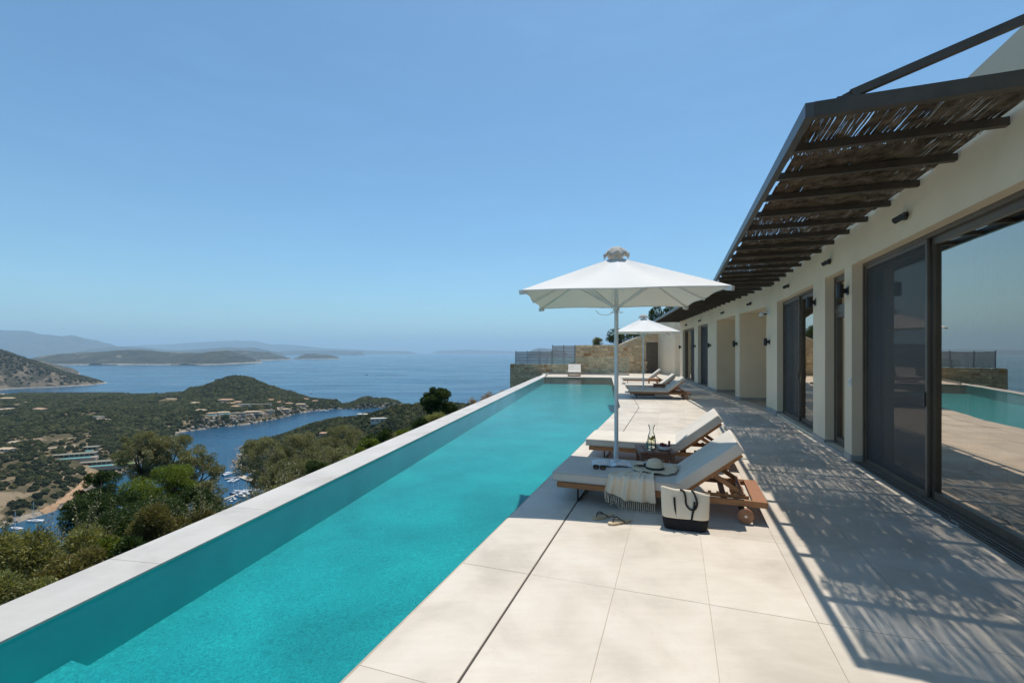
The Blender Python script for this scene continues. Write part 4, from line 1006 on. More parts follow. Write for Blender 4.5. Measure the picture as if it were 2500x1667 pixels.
mb = MB(); mb.box(-.014, -.0105, -.018, .018, -.035, .035); mb.obj('rocker', M['plaster2'], t)

# ------------------------------------------------------------------ reed pergola
perg = empty('pergola', N(3.94, .9, 0), 0, 'long dark steel pergola roofed with reed matting along the villa', 'pergola')
ib = Vector(perg.location)
def pn_(fr): return lambda x, y, z: tuple(Vector(fr(x, y, z)) - ib)
NN, FF = pn_(N), pn_(F)
UE = 3.94; WE = 15.0; V0 = .90
mb = MB(); P1 = [(UE, V0), (ub(V0), V0), (ub(V0 + .06), V0 + .06), (UE, V0 + .06)]
mb.add([NN(a, b2, z) for z in (3.325, 3.43) for a, b2 in P1], [(3, 2, 1, 0), (4, 5, 6, 7), (0, 1, 5, 4), (1, 2, 6, 5), (2, 3, 7, 6), (3, 0, 4, 7)]); mb.obj('fascia', M['fascia'], perg)
mb = MB(); mb.box(wb(V0) , WE, V0, V0 + .06, 3.325, 3.43, T=FF); mb.obj('fascia', M['fascia'], perg)
mb = MB(); mb.box(UE, UE + .07, V0 + .062, WALLV - .002, 3.325, 3.432, T=NN); mb.obj('end_beam', M['beam'], perg)
mb = MB(); mb.box(WE - .07, WE, V0 + .062, WALLV - .002, 3.325, 3.432, T=FF); mb.obj('end_beam', M['beam'], perg)
SP = .693
u = UE + SP; beams = []
while u < ub(1.6) - .2:
    mb = MB(); mb.box(u - .027, u + .027, V0 + .062, WALLV - .003, 3.332, 3.398, T=NN); mb.obj('beam', M['beam'], perg); beams.append(('N', u)); u += SP
mb = MB(); a = Vector(NN(ub(V0 + .06), V0 + .062, 3.365)); b_ = Vector(NN(ub(WALLV), WALLV - .01, 3.365)); mb.bar(a, b_, .054, .066); mb.obj('beam', M['beam'], perg)
w_ = .62
while w_ < WE - .3:
    mb = MB(); mb.box(w_ - .027, w_ + .027, V0 + .062, WALLV - .003, 3.332, 3.398, T=FF); mb.obj('beam', M['beam'], perg); w_ += SP * .97
# reed matting: thousands of thin canes laid along the house, in rolls; dense rolls alternate with thin ones
def dens_at(p):
    return 'dense' if ((p - 4.95) % 3.55) < 2.15 else 'thin'
def reeds(fr, p0, p1, n, va, vb, z):
    V = []; Fq = []
    for i in range(n):
        v = va + (vb - va) * (i + random.random()) / n
        j0 = p0 + random.uniform(-.05, .08); j1 = p1 + random.uniform(-.08, .05); sk = random.gauss(0, .012) * (p1 - p0) + .02; r = random.uniform(.0028, .0052)
        zz = z + random.uniform(0, .018); m_ = (j0 + j1) / 2; bw = random.gauss(0, .006)
        b = len(V)
        for (pp, vv) in ((j0, v), (m_, v + sk / 2 + bw), (j1, v + sk)):
            for a in (0, 2.09, 4.19): V.append(tuple(fr(pp, vv + r * math.cos(a), zz + r * math.sin(a))))
        for s_ in (0, 3):
            for k in range(3): Fq.append((b + s_ + k, b + s_ + (k + 1) % 3, b + s_ + 3 + (k + 1) % 3, b + s_ + 3 + k))
    return V, Fq
def mats(fr, a0, a1, off):
    p = a0
    while p < a1 - .05:
        kind = dens_at(p + off + .01); q = p
        while q < a1 and dens_at(q + off + .01) == kind and q - p < .70: q += .05
        q = min(q, a1)
        V, Fq = [], []
        layers = [(150, .985, 2.37), (150, .985, 2.33)] if kind == 'dense' else [(random.randint(104, 122), .975, 2.38)]
        if kind == 'dense': layers = [(330, 1.035, 2.08), (320, 1.04, 2.07), (90, 2.08, 2.38)]
        else: layers = [(random.randint(360, 420), .975, 2.36)]
        for (n_, va, vb) in layers:
            a, b2 = reeds(fr, p - .02, q + .02, n_, va, vb, 3.402); o_ = len(V); V += a; Fq += [tuple(i + o_ for i in f_) for f_ in b2]
        mb = MB(); mb.v = V; mb.f = Fq; o = link('reed_matting', mb.mesh(), M['reed'], perg); o['kind'] = 'stuff'
        p = q
mats(NN, UE + .07, ub(1.6) + .05, 0)
mats(FF, wb(1.6) + .0, WE - .07, 13.9)
# tie rod from the front beam up to the wall
mb = MB(); a = Vector(NN(UE + .03, 1.19, 3.455)); b_ = Vector(NN(UE + .03, WALLV + .02, 3.862)); mb.bar(a, b_, .05, .055); mb.obj('tie_rod', M['beam'], perg)
mb = MB(); mb.box(UE - .0, UE + .06, 1.10, 1.24, 3.4325, 3.442, T=NN); mb.bar(NN(UE + .03, 1.14, 3.44), NN(UE + .03, 1.22, 3.475), .03, .03); mb.obj('rod_bracket', M['beam'], perg)

# ------------------------------------------------------------------ far end: rendered block, stone wall, gate, fence, glass
endb = empty('end_block', (9.9, 31.0, 0), 0, 'pale rendered end wing of the villa beyond the last sliding door', 'wing')
def EB(x, y, z): return (x - 9.9, y - 31.0, z)
X1 = 10.75
mb = MB()
mb.box(10.9, 14.5, 31.0, 36.0, -.3, 3.85, T=EB)      # nearer step
mb.obj('wall', M['plaster'], endb)
mb = MB(); mb.box(11.46 - .05, 10.9, 0, 1, 0, 1) if 0 else None
mb.box(11.30, 10.9 - .002, 33.8, 34.2, -.3, 1) if 0 else None
mb.box(11.15, 14.2, 33.9, 36.4, -.3, 3.8, T=EB) if 0 else mb.box(9.55, 10.898, 34.62, 36.0, 2.93, 3.85, T=EB)
mb.obj('wall', M['plaster2'], endb)
mb = MB(); mb.box(9.35, 9.95 + .95, 0, .01, 0, .01) if 0 else None
M['stone_mortar'] = simple('lime_mortar', (.66, .55, .40), (.56, .46, .33), .95, 6, mode='world', bs=.5, bscale=40, bdist=.01)
def stone_mat(name, a, b, c):
    m, nt, p, L = mat(name); v = coords(nt, 'world'); oi = nt.nodes.new('ShaderNodeObjectInfo')
    base = ramp(nt, oi.outputs['Random'], [(0, a), (.35, b), (.62, tuple(x * .8 for x in b)), (.88, tuple(x * .75 for x in a)), (.97, c), (1, tuple(x * .8 for x in c))])
    n = ramp(nt, noise(nt, v, 7, 6, .7), [(.3, (.62, .58, .52)), (.65, (1.12, 1.1, 1.05))])
    rust = ramp(nt, noise(nt, v, 2.3, 5, .7, .5), [(.60, (0, 0, 0)), (.68, (1, 1, 1))])
    L.new(mixc(nt, rust, mixc(nt, .9, base, n, 'MULTIPLY'), tuple(x * .8 for x in c)), p.inputs['Base Color']); p.inputs['Roughness'].default_value = .9; p.inputs['Specular IOR Level'].default_value = .2
    L.new(bump(nt, noise(nt, v, 25, 5, .7), .6, .02), p.inputs['Normal']); return m
M['stone'] = stone_mat('rubble_stone', (.86, .68, .44), (.76, .57, .36), (.52, .28, .13))
def stone_pieces(x0, x1, topf, zlo, y, parent, holes, off, maxn, rowh=(.15, .26)):
    z = zlo; cnt = 0
    while z < 3.0:
        h = random.uniform(*rowh); x = x0
        while x < x1 - .05:
            w = random.uniform(.22, .62); w = min(w, x1 - x)
            if x1 - x - w < .12: w = x1 - x
            cxm = x + w / 2; zt = min(z + h, topf(x), topf(x + w))
            ok = zt - z > .06 and not any(hx0 < x + w - .01 and x + .01 < hx1 and z < hz1 for hx0, hx1, hz1 in holes)
            if not ok:
                for hx0, hx1, hz1 in holes:
                    if z < hz1 and x < hx0 < x + w: w = max(hx0 - x, .05); ok = zt - z > .06 and w > .1
                    elif z < hz1 and hx0 <= x < hx1: w = hx1 - x; ok = False
            if ok and cnt < maxn:
                g = .010; n_ = 8; pts = []
                aw, ah = w / 2 - g, (zt - z) / 2 - g
                for k in range(n_):
                    t = 2 * math.pi * (k + .5) / n_ + random.uniform(-.25, .25); sx = math.copysign(abs(math.cos(t)) ** .5, math.cos(t)) * aw * random.uniform(.88, 1.02); sz = math.copysign(abs(math.sin(t)) ** .45, math.sin(t)) * ah * random.uniform(.86, 1.02)
                    pts.append((max(-aw, min(aw, sx * 1.05)), max(-ah, min(ah, sz * 1.05))))
                pr = random.uniform(.03, .06)
                vs = [(a, .0, b) for a, b in pts] + [(a, -pr * .7, b) for a, b in pts] + [(a * .8, -pr, b * .78) for a, b in pts]
                fs = [(k, (k + 1) % n_, n_ + (k + 1) % n_, n_ + k) for k in range(n_)] + [(n_ + k, n_ + (k + 1) % n_, 2 * n_ + (k + 1) % n_, 2 * n_ + k) for k in range(n_)] + [tuple(range(2 * n_, 3 * n_))]
                mb = MB(); mb.add(vs, fs); o = mb.obj('stone', M['stone'], parent); o.location = (cxm - off[0], y - off[1], (z + zt) / 2 - off[2] + random.uniform(-.012, .012)); o.rotation_euler = (0, random.uniform(-.07, .07), 0); cnt += 1
            x += w
        z += h
    return cnt
YW = 34.5
def Ztop(x):        # stepped / raking top
    return float(np.interp(x, [4.74, 7.85, 8.05, 9.9, 10.6, 12], [2.08, 2.08, 2.14, 2.88, 2.9, 2.9]))
sw = empty('stone_wall', (8.0, YW, 0), 0, 'tall rubble stone wall with raking top and brown gate beyond the pool', 'wall')
def SWt(x, y, z): return (x - 8.0, y - YW, z)
mb = MB(); tp = [(4.74, -.6), (10.0, -.6), (10.0, 0), (10.0, 2.30), (10.98, 2.30), (10.98, -.6), (11.45, -.6), (11.45, 2.9), (9.9, 2.9), (8.05, 2.12), (4.74, 2.06)]
vs = [(x - 8.0, 0, z) for x, z in tp] + [(x - 8.0, .45, z) for x, z in tp]; k = len(tp)
mb.add(vs, [tuple(reversed(range(k))), tuple(range(k, 2 * k))] + [(i, (i + 1) % k, k + (i + 1) % k, k + i) for i in range(k)])
me = mb.mesh(); bm = bmesh.new(); bm.from_mesh(me); bmesh.ops.triangulate(bm, faces=[f for f in bm.faces if len(f.verts) > 4]); bmesh.ops.recalc_face_normals(bm, faces=bm.faces); bm.to_mesh(me); bm.free()
link('wall_core', me, M['stone_mortar'], sw)
nst = stone_pieces(4.76, 11.4, Ztop, -.05, YW, sw, [(9.96, 11.02, 2.32)], (8.0, YW, 0), 235, (.15, .24))
M['gate'] = simple('brown_gate', (.145, .115, .085), (.12, .095, .07), .6, 4)
mb = MB(); mb.box(10.0, 10.98, YW + .06, YW + .12, -.02, 2.30, T=SWt); g_ = mb.obj('gate', M['gate'], sw)
mb = MB(); mb.box(10.48, 10.5, YW + .05, YW + .062, 0, 2.28, T=SWt); mb.box(10.06, 10.92, YW + .05, YW + .062, 1.13, 1.15, T=SWt); mb.obj('gate_rail', M['beam'], g_)
lw = empty('retaining_wall', (2.0, YW, 0), 0, 'lower brown rubble retaining wall carrying the slatted fence', 'wall')
mb = MB(); mb.box(-.15 - 2.0, 4.735 - 2.0, 0, .6, -3.4, .66); mb.obj('wall_core', M['stone_mortar'], lw)
n2 = stone_pieces(-.13, 4.72, lambda x: .70, -1.9, YW, lw, [], (2.0, YW, 0), 230, (.14, .23))
# sloping buttress falling away towards the sea
bt = [(-.16, .60), (-.16, -3.2), (-3.2, -3.6), (-1.7, -2.4), (-.9, -1.2)]
# slatted privacy fences on the lower wall
def fence(x0, x1, z0, z1, npan, label):
    t = empty('slatted_fence', (x0, YW + .2, z0), 0, label, 'fence', 'slatted fences on the retaining wall'); wpan = (x1 - x0) / npan
    for i in range(npan + 1):
        mb = MB(); mb.box(-.03, .03, -.03, .03, -.02, z1 - z0 + .03); o = mb.obj('post', M['galv'], t); o.location = (i * wpan, 0, 0)
    mb = MB(); mb.box(0, wpan - .066, -.012, .012, 0, .085); me = mb.mesh(); ns = int(round((z1 - z0) / .118))
    for i in range(npan):
        for k in range(ns):
            o = link('slat', me, M['slat'] if not me.materials else None, t); o.location = (i * wpan + .033, 0, .02 + k * (z1 - z0 - .03) / ns)
fence(.27, 2.98, .70, 1.62, 3, 'low grey slatted fence of three panels at the seaward end')
fence(3.04, 4.72, .70, 2.06, 2, 'taller grey slatted fence of two panels beside the stone wall')
# frameless glass balustrade
def rail(pa, pb, label, zb=-.01, h=1.16, n=3):
    a = Vector((*pa, 0)); b_ = Vector((*pb, 0)); t = empty('glass_railing', tuple(a), 0, label, 'railing'); d_ = b_ - a
    for i in range(n):
        s_, e_ = d_ * (i / n + .004), d_ * ((i + 1) / n - .004); mb = MB(); mb.bar((s_.x, s_.y, zb + .1 + h / 2), (e_.x, e_.y, zb + .1 + h / 2), .012, h - .2 + .1); mb.obj('pane', M['rail_glass'], t)
    mb = MB(); mb.bar((0, 0, .03), (d_.x, d_.y, .03), .06, .11); mb.obj('channel', M['galv'], t)
rail(xy(F(15.75, left_at_far(15.75) + .05)), (2.56, 33.0), 'short glass balustrade at the seaward corner beyond the pool', n=1)
rail((2.62, 32.95), (7.95, 31.35), 'long frameless glass balustrade behind the lone lounger')
# lower path between glass and stone wall
mb = MB(); mb.prism([(2.2, 34.49), (2.2, 33.1), (8.0, 31.45), (11.0, 31.1), (11.0, 34.49)], -.35, -.02); mb.obj('paving', M['tile'], terr)
for i in range(5):
    for k in range(3): pass
# ------------------------------------------------------------------ sun loungers (local x: foot to head, local y: away from the near side)
def cushion(x0, x1, y0, y1, z0, z1, bev=.022):
    me = bpy.data.meshes.new('cushion'); bm = bmesh.new(); bmesh.ops.create_cube(bm, size=1)
    for v in bm.verts: v.co = ((v.co.x + .5) * (x1 - x0) + x0, (v.co.y + .5) * (y1 - y0) + y0, (v.co.z + .5) * (z1 - z0) + z0)
    bmesh.ops.bevel(bm, geom=list(bm.edges), offset=bev, segments=4, profile=.6, affect='EDGES')
    bmesh.ops.subdivide_edges(bm, edges=[e for e in bm.edges if e.calc_length() > .3], cuts=8, use_grid_fill=True)
    for v in bm.verts:
        a = (v.co.x - x0) / (x1 - x0); b = (v.co.y - y0) / (y1 - y0)
        puff = math.sin(math.pi * min(1, max(0, a))) ** .4 * math.sin(math.pi * min(1, max(0, b))) ** .4
        if v.co.z > (z0 + z1) / 2: v.co.z += .006 * puff + .0015 * math.sin(9 * v.co.x + 4 * v.co.y)
    bmesh.ops.recalc_face_normals(bm, faces=bm.faces); bm.to_mesh(me); bm.free(); return me
LW = .80
def make_lounger():
    t = empty('sun_lounger', (0, 0, 0), 0, 'x', 'sun lounger', 'teak sun loungers with grey mattresses beside the pool')
    for y in (0, LW - .032):
        mb = MB(); mb.box(0, 2.01, y, y + .032, .148, .205); mb.obj('side_rail', M['teak'], t, bevel=.003, bseg=1)
    mb = MB(); mb.box(0, .05, .033, LW - .033, .15, .20); mb.obj('end_rail', M['teak'], t)
    mb = MB(); mb.box(1.885, 2.008, .033, LW - .033, .166, .2045); mb.obj('head_board', M['wheelwood'], t, bevel=.003, bseg=1)
    for x in (1.30, 1.62): 
        mb = MB(); mb.box(x, x + .05, .033, LW - .033, .152, .19); mb.obj('cross_bar', M['teak'], t)
    me = None
    for i in range(11):
        if me is None:
            mb = MB(); mb.box(0, .07, .034, LW - .034, .192, .206); o = mb.obj('slat', M['teak'], t); me = o.data
        else: o = link('slat', me, None, t)
        o.location = (.07 + i * .108, 0, 0)
    # sled leg at the foot end
    mb = MB(); P_ = [(.22, .05, .148), (.22, .045, .03), (.22, .06, .011), (.22, LW - .06, .011), (.22, LW - .045, .03), (.22, LW - .05, .148)]
    mb.tube(P_, .011, 8); mb.obj('sled_leg', M['black'], t, smooth=True)
    for y in (-.045, LW + .012):
        mb = MB(); mb.lathe([(0, -.0175), (.066, -.0175), (.071, -.012), (.071, .012), (.066, .0175), (0, .0175)], 36, T=lambda a, b, c: (1.82 + a, y + .0165 + c, .071 + b)); w_ = mb.obj('wheel', M['wheelwood'], t, smooth=True, auto=30)
        mb = MB(); mb.lathe([(0, -.022), (.013, -.022), (.013, .022), (0, .022)], 16, T=lambda a, b, c: (1.82 + a, y + .0165 + c, .071 + b)); mb.obj('hub', M['steel'], w_, smooth=True, auto=30)
    mb = MB(); mb.tube([(1.82, -.03, .071), (1.82, LW + .03, .071)], .008, 8); mb.obj('axle', M['steel'], t)
    for y in (.02, LW - .05):
        mb = MB(); mb.bar((1.78, y + .015, .15), (1.82, y + .015, .06), .03, .05); mb.obj('wheel_bracket', M['black'], t)
    # backrest
    an = R(38.5); hx_, hz_ = 1.262, .212
    def B(s, y, n): return (hx_ + s * math.cos(an) - n * math.sin(an), y, hz_ + s * math.sin(an) + n * math.cos(an))
    bk = empty('backrest', (0, 0, 0)); bk.parent = t
    for y in (.05, LW - .08):
        mb = MB(); mb.box(0, .67, y, y + .03, -.035, .0, T=B); mb.obj('rail', M['teak'], bk)
    mb = MB(); mb.box(.0, .67, .08, LW - .08, -.03, -.004, T=B); 
    mb = MB()
    for i in range(6): mb.box(.03 + i * .11, .10 + i * .11, .081, LW - .081, -.02, -.004, T=B)
    mb.obj('backrest_slat', M['teak'], bk)
    # strut and notched rack
    for y in (.11, LW - .14):
        mb = MB(); mb.bar(B(.34, y + .015, -.035), (1.80, y + .015, .235), .028, .045); mb.obj('strut', M['teak'], t)
        mb = MB(); mb.bar((1.45, y - .03, .212), (1.86, y - .03, .212), .022, .030)
        for q in range(5): mb.box(1.50 + q * .075, 1.53 + q * .075, y - .041, y - .019, .227, .245)
        mb.obj('notched_rack', M['teak'], t)
    mb = MB(); mb.bar((1.80, .09, .238), (1.80, LW - .09, .238), .035, .04); mb.obj('strut_bar', M['wheelwood'], t)
    mt_ = link('mattress', cushion(-.045, 1.262, -.018, LW + .018, .212, .312), M['mattress'], t, smooth=True, auto=40)
    me = cushion(0.012, .715, -.018, LW + .018, .004, .112)
    for v in me.vertices: v.co = B(*v.co)
    bm = bmesh.new(); bm.from_mesh(me); bmesh.ops.recalc_face_normals(bm, faces=bm.faces); bm.to_mesh(me); bm.free()
    link('back_cushion', me, M['mattress'], t, smooth=True, auto=40)
    for (zz, nm) in ((.222, 0), (.302, 0)):
        mb = MB(); q = [(-.040, -.0195, zz), (1.255, -.0195, zz), (1.255, LW + .0195, zz), (-.044, LW + .0195, zz), (-.0465, LW + .015, zz), (-.0465, -.015, zz), (-.040, -.0195, zz)]
        mb.tube(q, .0032, 5); mb.obj('piping', M['piping'], mt_, smooth=True)
    mb = MB(); mb.tube([(1.262, .0, .25), (1.275, -.03, .22), (1.262, -.035, .19)], .005, 5); mb.obj('tie_strap', M['black'], t)
    return t
L0 = make_lounger()
LN1 = (.481, 4.974); RZ1 = -R(20.6)
place(L0, (LN1[0], LN1[1], 0), RZ1, 'nearest sun lounger, with the hat, magazine and fringed throw on it')
def lounger(x, y, rz, lab): return place(copy_tree(L0), (x, y, 0), rz, lab)
lounger(LN1[0] + .655, LN1[1] + 1.87, RZ1 + R(1.0), 'second sun lounger, behind the side table with the carafe, bare mattress')
f1 = F(2.65, -1.33 + .0)
def yaw(o, x0, y0, a): return None
P_F1 = (4.27 - .21, 15.9 + .05)
a3 = -A2 - R(2.5)
lounger(P_F1[0], P_F1[1], a3, 'front sun lounger of the far group under the second parasol')
lounger(P_F1[0] + .40, P_F1[1] + 2.05, a3, 'sun lounger just behind the front one in the far group, half hidden')
lounger(5.50, 22.9, a3, 'farthest of the loungers before the house, in full sun behind the small table')
lone = lounger(4.40, 29.65, R(82), 'lone sun lounger with raised back at the far edge of the pool')

# ------------------------------------------------------------------ side tables
def make_table(m=M['teak_dark']):
    t = empty('side_table', (0, 0, 0), 0, 'x', 'side table', 'small slatted teak side tables'); w, d, h = .45, .50, .38
    b = [-.225, -.135, -.045, .045, .135, .225]
    for i in range(5):
        mb = MB(); mb.box(b[i] + .004, b[i + 1] - .004, -d / 2, d / 2, h - .024, h); mb.obj('slat', m, t, bevel=.004, bseg=1)
    for sx in (-1, 1):
        for sy in (-1, 1):
            mb = MB(); cx, cy = sx * (w / 2 - .045), sy * (d / 2 - .045); mb.box(cx - .024, cx + .024, cy - .024, cy + .024, 0, h - .026); mb.obj('leg', m, t, bevel=.003, bseg=1)
    for sx in (-1, 1):
        mb = MB(); cx = sx * (w / 2 - .045); mb.box(cx - .011, cx + .011, -d / 2 + .07, d / 2 - .07, h - .09, h - .026); mb.obj('apron', m, t)
        mb = MB(); cy = sx * (d / 2 - .045); mb.box(-w / 2 + .07, w / 2 - .07, cy - .011, cy + .011, h - .09, h - .026); mb.obj('apron', m, t)
    return t
T0 = make_table(); TP = Vector((1.80, 5.84, 0)); place(T0, TP, -R(8), 'teak side table between the two near loungers, with carafe and fruit bowl')
t2 = place(copy_tree(T0), (5.55, 17.45, 0), a3, 'teak side table in the shade between the far loungers')
t3 = make_table(M['teak']); place(t3, (6.40, 21.0, 0), a3, 'sunlit teak side table in front of the farthest lounger')

# ------------------------------------------------------------------ parasols
def make_umbrella():
    t = empty('parasol', (0, 0, 0), 0, 'x', 'parasol', 'square white parasols'); Z0, ZA, HW = 2.285, 2.845, 1.115
    mb = MB(); n = 16
    def cz(x, y):
        r = max(abs(x), abs(y)) / HW; q = min(abs(x), abs(y)) / max(1e-6, max(abs(x), abs(y)))
        sag = -.035 * math.sin(math.pi * min(1, r)) * (math.sin(math.pi * q) ** 2) 
        return ZA + (Z0 - ZA) * r + sag + .006
    rings = 14; seg = 16
    for i in range(1, rings + 1):
        r = .03 + (HW - .03) * i / rings
        for s_ in range(4):
            for k in range(seg):
                q = -1 + 2 * k / seg; inn = 1 - .022 * (math.sin(math.pi * abs(q)) ** 2) * (i / rings) ** 3
                p = [(q * r, -r * inn), (r * inn, q * r), (-q * r, r * inn), (-r * inn, -q * r)][s_]; mb.v.append((p[0], p[1], cz(*p)))
    per = 4 * seg
    for i in range(rings - 1):
        for k in range(per): a = i * per + k; b = i * per + (k + 1) % per; mb.f.append((a, b, b + per, a + per))
    # short hem turned down
    base = (rings - 1) * per; o_ = len(mb.v)
    for k in range(per): x, y, z = mb.v[base + k]; mb.v.append((x * 1.001, y * 1.001, z - .013))
    for k in range(per): mb.f.append((base + k, base + (k + 1) % per, o_ + (k + 1) % per, o_ + k))
    c = mb.obj('canopy', M['canopy'], t, smooth=True, auto=28)
    so = c.modifiers.new('t', 'SOLIDIFY'); so.thickness = .002
    # vent cap, ruffled
    mb = MB(); prof = [(.02, 2.975), (.06, 2.972), (.10, 2.945), (.135, 2.90), (.17, 2.862)]
    def wob(r, th): return (r / .17) ** 2 * (.026 * math.cos(8 * th) + .008 * math.sin(13 * th + 1))
    mb.lathe(prof, 96, wob=wob); v_ = mb.obj('vent_cap', cloth('vent_cloth', (.62, .58, .52), .15), t, smooth=True, auto=None); v_.modifiers.new('t', 'SOLIDIFY').thickness = .002
    mb = MB(); mb.tube([(0, 0, .3), (0, 0, 2.93)], .027, 20); mb.obj('pole', M['whitemetal'], t, smooth=True, auto=40)
    mb = MB(); mb.tube([(0, 0, .0), (0, 0, .335)], .033, 20); mb.obj('pole_sleeve', M['whitemetal'], t, smooth=True, auto=40)
    mb = MB(); mb.lathe([(.028, 2.13), (.042, 2.14), (.042, 2.175), (.05, 2.18), (.05, 2.20), (.028, 2.21)], 20); mb.obj('runner', M['whitemetal'], t, smooth=True, auto=30)
    mb = MB(); mb.tube([(0, -.085, 2.115), (0, .085, 2.115)], .006, 6); mb.tube([(-.075, 0, 2.115), (.085, 0, 2.115)], .006, 6); mb.obj('lock_pin', M['steel'], t)
    for k in range(8):
        a = k * math.pi / 4 + math.pi / 4; R_ = HW * (1.414 if k % 2 == 0 else 1.0) * .995; d_ = (math.cos(a), math.sin(a)); zt = 2.825
        e_ = (d_[0] * R_, d_[1] * R_, Z0 - .020)
        mb = MB(); mb.bar((d_[0] * .04, d_[1] * .04, zt), e_, .016, .024); rb = mb.obj('rib', M['whitemetal'], t)
        f_ = .48; mp = (d_[0] * R_ * f_, d_[1] * R_ * f_, zt + (Z0 - .018 - zt) * f_ - .012)
        mb = MB(); mb.bar((d_[0] * .045, d_[1] * .045, 2.19), mp, .014, .022); mb.obj('strut', M['whitemetal'], rb)
        if k % 2 == 0:
            mb = MB(); mb.bar((d_[0] * (R_ - .06), d_[1] * (R_ - .06), Z0 - .012), (d_[0] * (R_ + .02), d_[1] * (R_ + .02), Z0 - .022), .05, .05); mb.obj('corner_pocket', M['canopy'], t)
    mb = MB(); pts = [(.03, -.02, 2.16)] + [(-.02 - .13 * i / 6, -.03 - .02 * i, 2.16 - .10 * math.sin(math.pi * i / 6) - .0) for i in range(7)]; mb.tube([( -.03, -.03, 2.15), (-.08, -.05, 2.09), (-.14, -.06, 2.075), (-.22, -.06, 2.09), (-.27, -.05, 2.14)], .004, 5); mb.obj('cord', M['whitemetal'], t)
    return t
um = make_umbrella(); place(um, (1.38, 6.12, 0), -R(9.1), 'large square white parasol over the near loungers')
mb = MB(); mb.lathe([(.034, 0), (.16, .0), (.16, .010), (.034, .014)], 32); mb.obj('floor_plate', M['whitemetal'], um, smooth=True, auto=30)
um2 = place(copy_tree(um), (4.88, 17.2, 0), -R(9.1), 'second white parasol, further along over the far loungers')
fp = [c for c in um2.children if c.name.startswith('floor_plate')][0]
bpy.data.objects.remove(fp)
mb = MB(); mb.box(-.36, .36, -.36, .36, 0.002, .09); mb.obj('base_slab', M['granite'], um2, bevel=.01)

# ------------------------------------------------------------------ on the table: tumbler, carafe, bowl of grapes
def on_table(dx, dy):
    c, s = math.cos(-R(8)), math.sin(-R(8)); return (TP.x + dx * c - dy * s, TP.y + dx * s + dy * c, .38)
p_ = on_table(-.085, -.105); t = empty('tumbler', p_, 0, 'empty clear glass tumbler on the side table beside the carafe', 'glass')
mb = MB(); mb.lathe([(0, .001), (.029, .001), (.033, .105), (.0315, .105), (.0275, .014), (0, .012)], 32); mb.obj('glass', M['thin_glass'], t, smooth=True, auto=40)
mb = MB()
for k in range(12): a = k * math.pi / 6; mb.tube([(.0285 * math.cos(a), .0285 * math.sin(a), .006), (.031 * math.cos(a), .031 * math.sin(a), .05)], .0022, 5)
mb.obj('fluting', M['thin_glass'], t)
p_ = on_table(-.03, .05); t = empty('carafe', p_, 0, 'tall flared glass carafe half full with lemon slices in water', 'carafe')
pr = [(0, .001), (.050, .001), (.054, .02), (.052, .10), (.042, .155), (.028, .19), (.024, .215), (.030, .25), (.043, .285)]
mb = MB(); mb.lathe(pr + [(r - .002, z) for r, z in reversed(pr[2:])] + [(0, .006)], 40); mb.obj('glass', M['thin_glass'], t, smooth=True, auto=50)
M['drink'] = glass('lemon_water', (.97, .95, .82), 1.15)
mb = MB(); mb.lathe([(0, .007), (.046, .007), (.051, .02), (.0495, .098), (.045, .135), (0, .135)], 32); mb.obj('drink', M['drink'], t, smooth=True, auto=40)
M['lemon'] = simple('lemon', (.80, .62, .04), (.65, .48, .03), .5, 30)
for k in range(6):
    a = k * 1.1; c_ = (.022 * math.cos(a), .022 * math.sin(a), .095 + .007 * k); mb = MB(); ax = Vector((math.cos(a * 2), math.sin(a * 3), .6)).normalized() * .002
    mb.tube([Vector(c_) - ax, Vector(c_) + ax], .023, 16); mb.obj('lemon_slice', M['lemon'], t)
p_ = on_table(.105, -.085); bw = empty('bowl', p_, 0, 'white ceramic bowl of red grapes on the side table', 'bowl')
M['ceramic'] = simple('white_ceramic', (.80, .79, .77), (.76, .75, .73), .25, 3)
mb = MB(); mb.lathe([(0, .002), (.05, .002), (.072, .014), (.082, .05), (.079, .052), (.068, .02), (.045, .010), (0, .009)], 48); mb.obj('dish', M['ceramic'], bw, smooth=True, auto=40)
M['grape'] = simple('red_grape', (.20, .030, .045), (.10, .015, .022), .32, 30, objvar=.35)
gt = empty('grapes', (p_[0], p_[1], p_[2]), 0, 'bunches of dark red grapes piled in the white bowl', 'grapes')
mb = MB(); mb.lathe([(.0001, -.0115)] + [(.0115 * math.sin(a), -.0115 * math.cos(a)) for a in [i * math.pi / 7 for i in range(1, 7)]] + [(.0001, .0115)], 12); gme = mb.mesh(); gme.materials.append(M['grape']); gme.polygons.foreach_set('use_smooth', [True] * len(gme.polygons))
random.seed(3)
for i in range(62):
    if i < 44: a = random.uniform(0, 6.28); r_ = .062 * math.sqrt(random.random()); c_ = (r_ * math.cos(a), r_ * math.sin(a) * .95, .024 + .036 * (1 - (r_ / .066) ** 2) * random.uniform(.3, 1) + .008)
    elif i < 54: k = i - 44; c_ = (.055 + .004 * math.sin(k * 2.1), -.01 + .006 * math.cos(k * 3.3), .05 + k * .0062)
    else: k = i - 54; c_ = (-.028 + random.uniform(-.02, .02), random.uniform(-.02, .02), .066 + random.uniform(-.004, .016))
    o = link('grape', gme, None, gt); o.location = c_; o.scale = (1, 1, random.uniform(1.0, 1.2)); o.rotation_euler = (random.random(), random.random(), 0)
mb = MB(); mb.tube([(.055, -.01, .05), (.058, -.008, .09), (.064, .0, .116)], .0016, 5); mb.obj('stem', simple('grape_stem', (.25, .17, .07), None, .8), gt)

# ------------------------------------------------------------------ on the near lounger
ML = L0.matrix_basis.copy() if False else (Matrix.Translation((LN1[0], LN1[1], 0)) @ Matrix.Rotation(RZ1, 4, 'Z'))
def LP(x, y, z=.318): return tuple(ML @ Vector((x, y, z)))
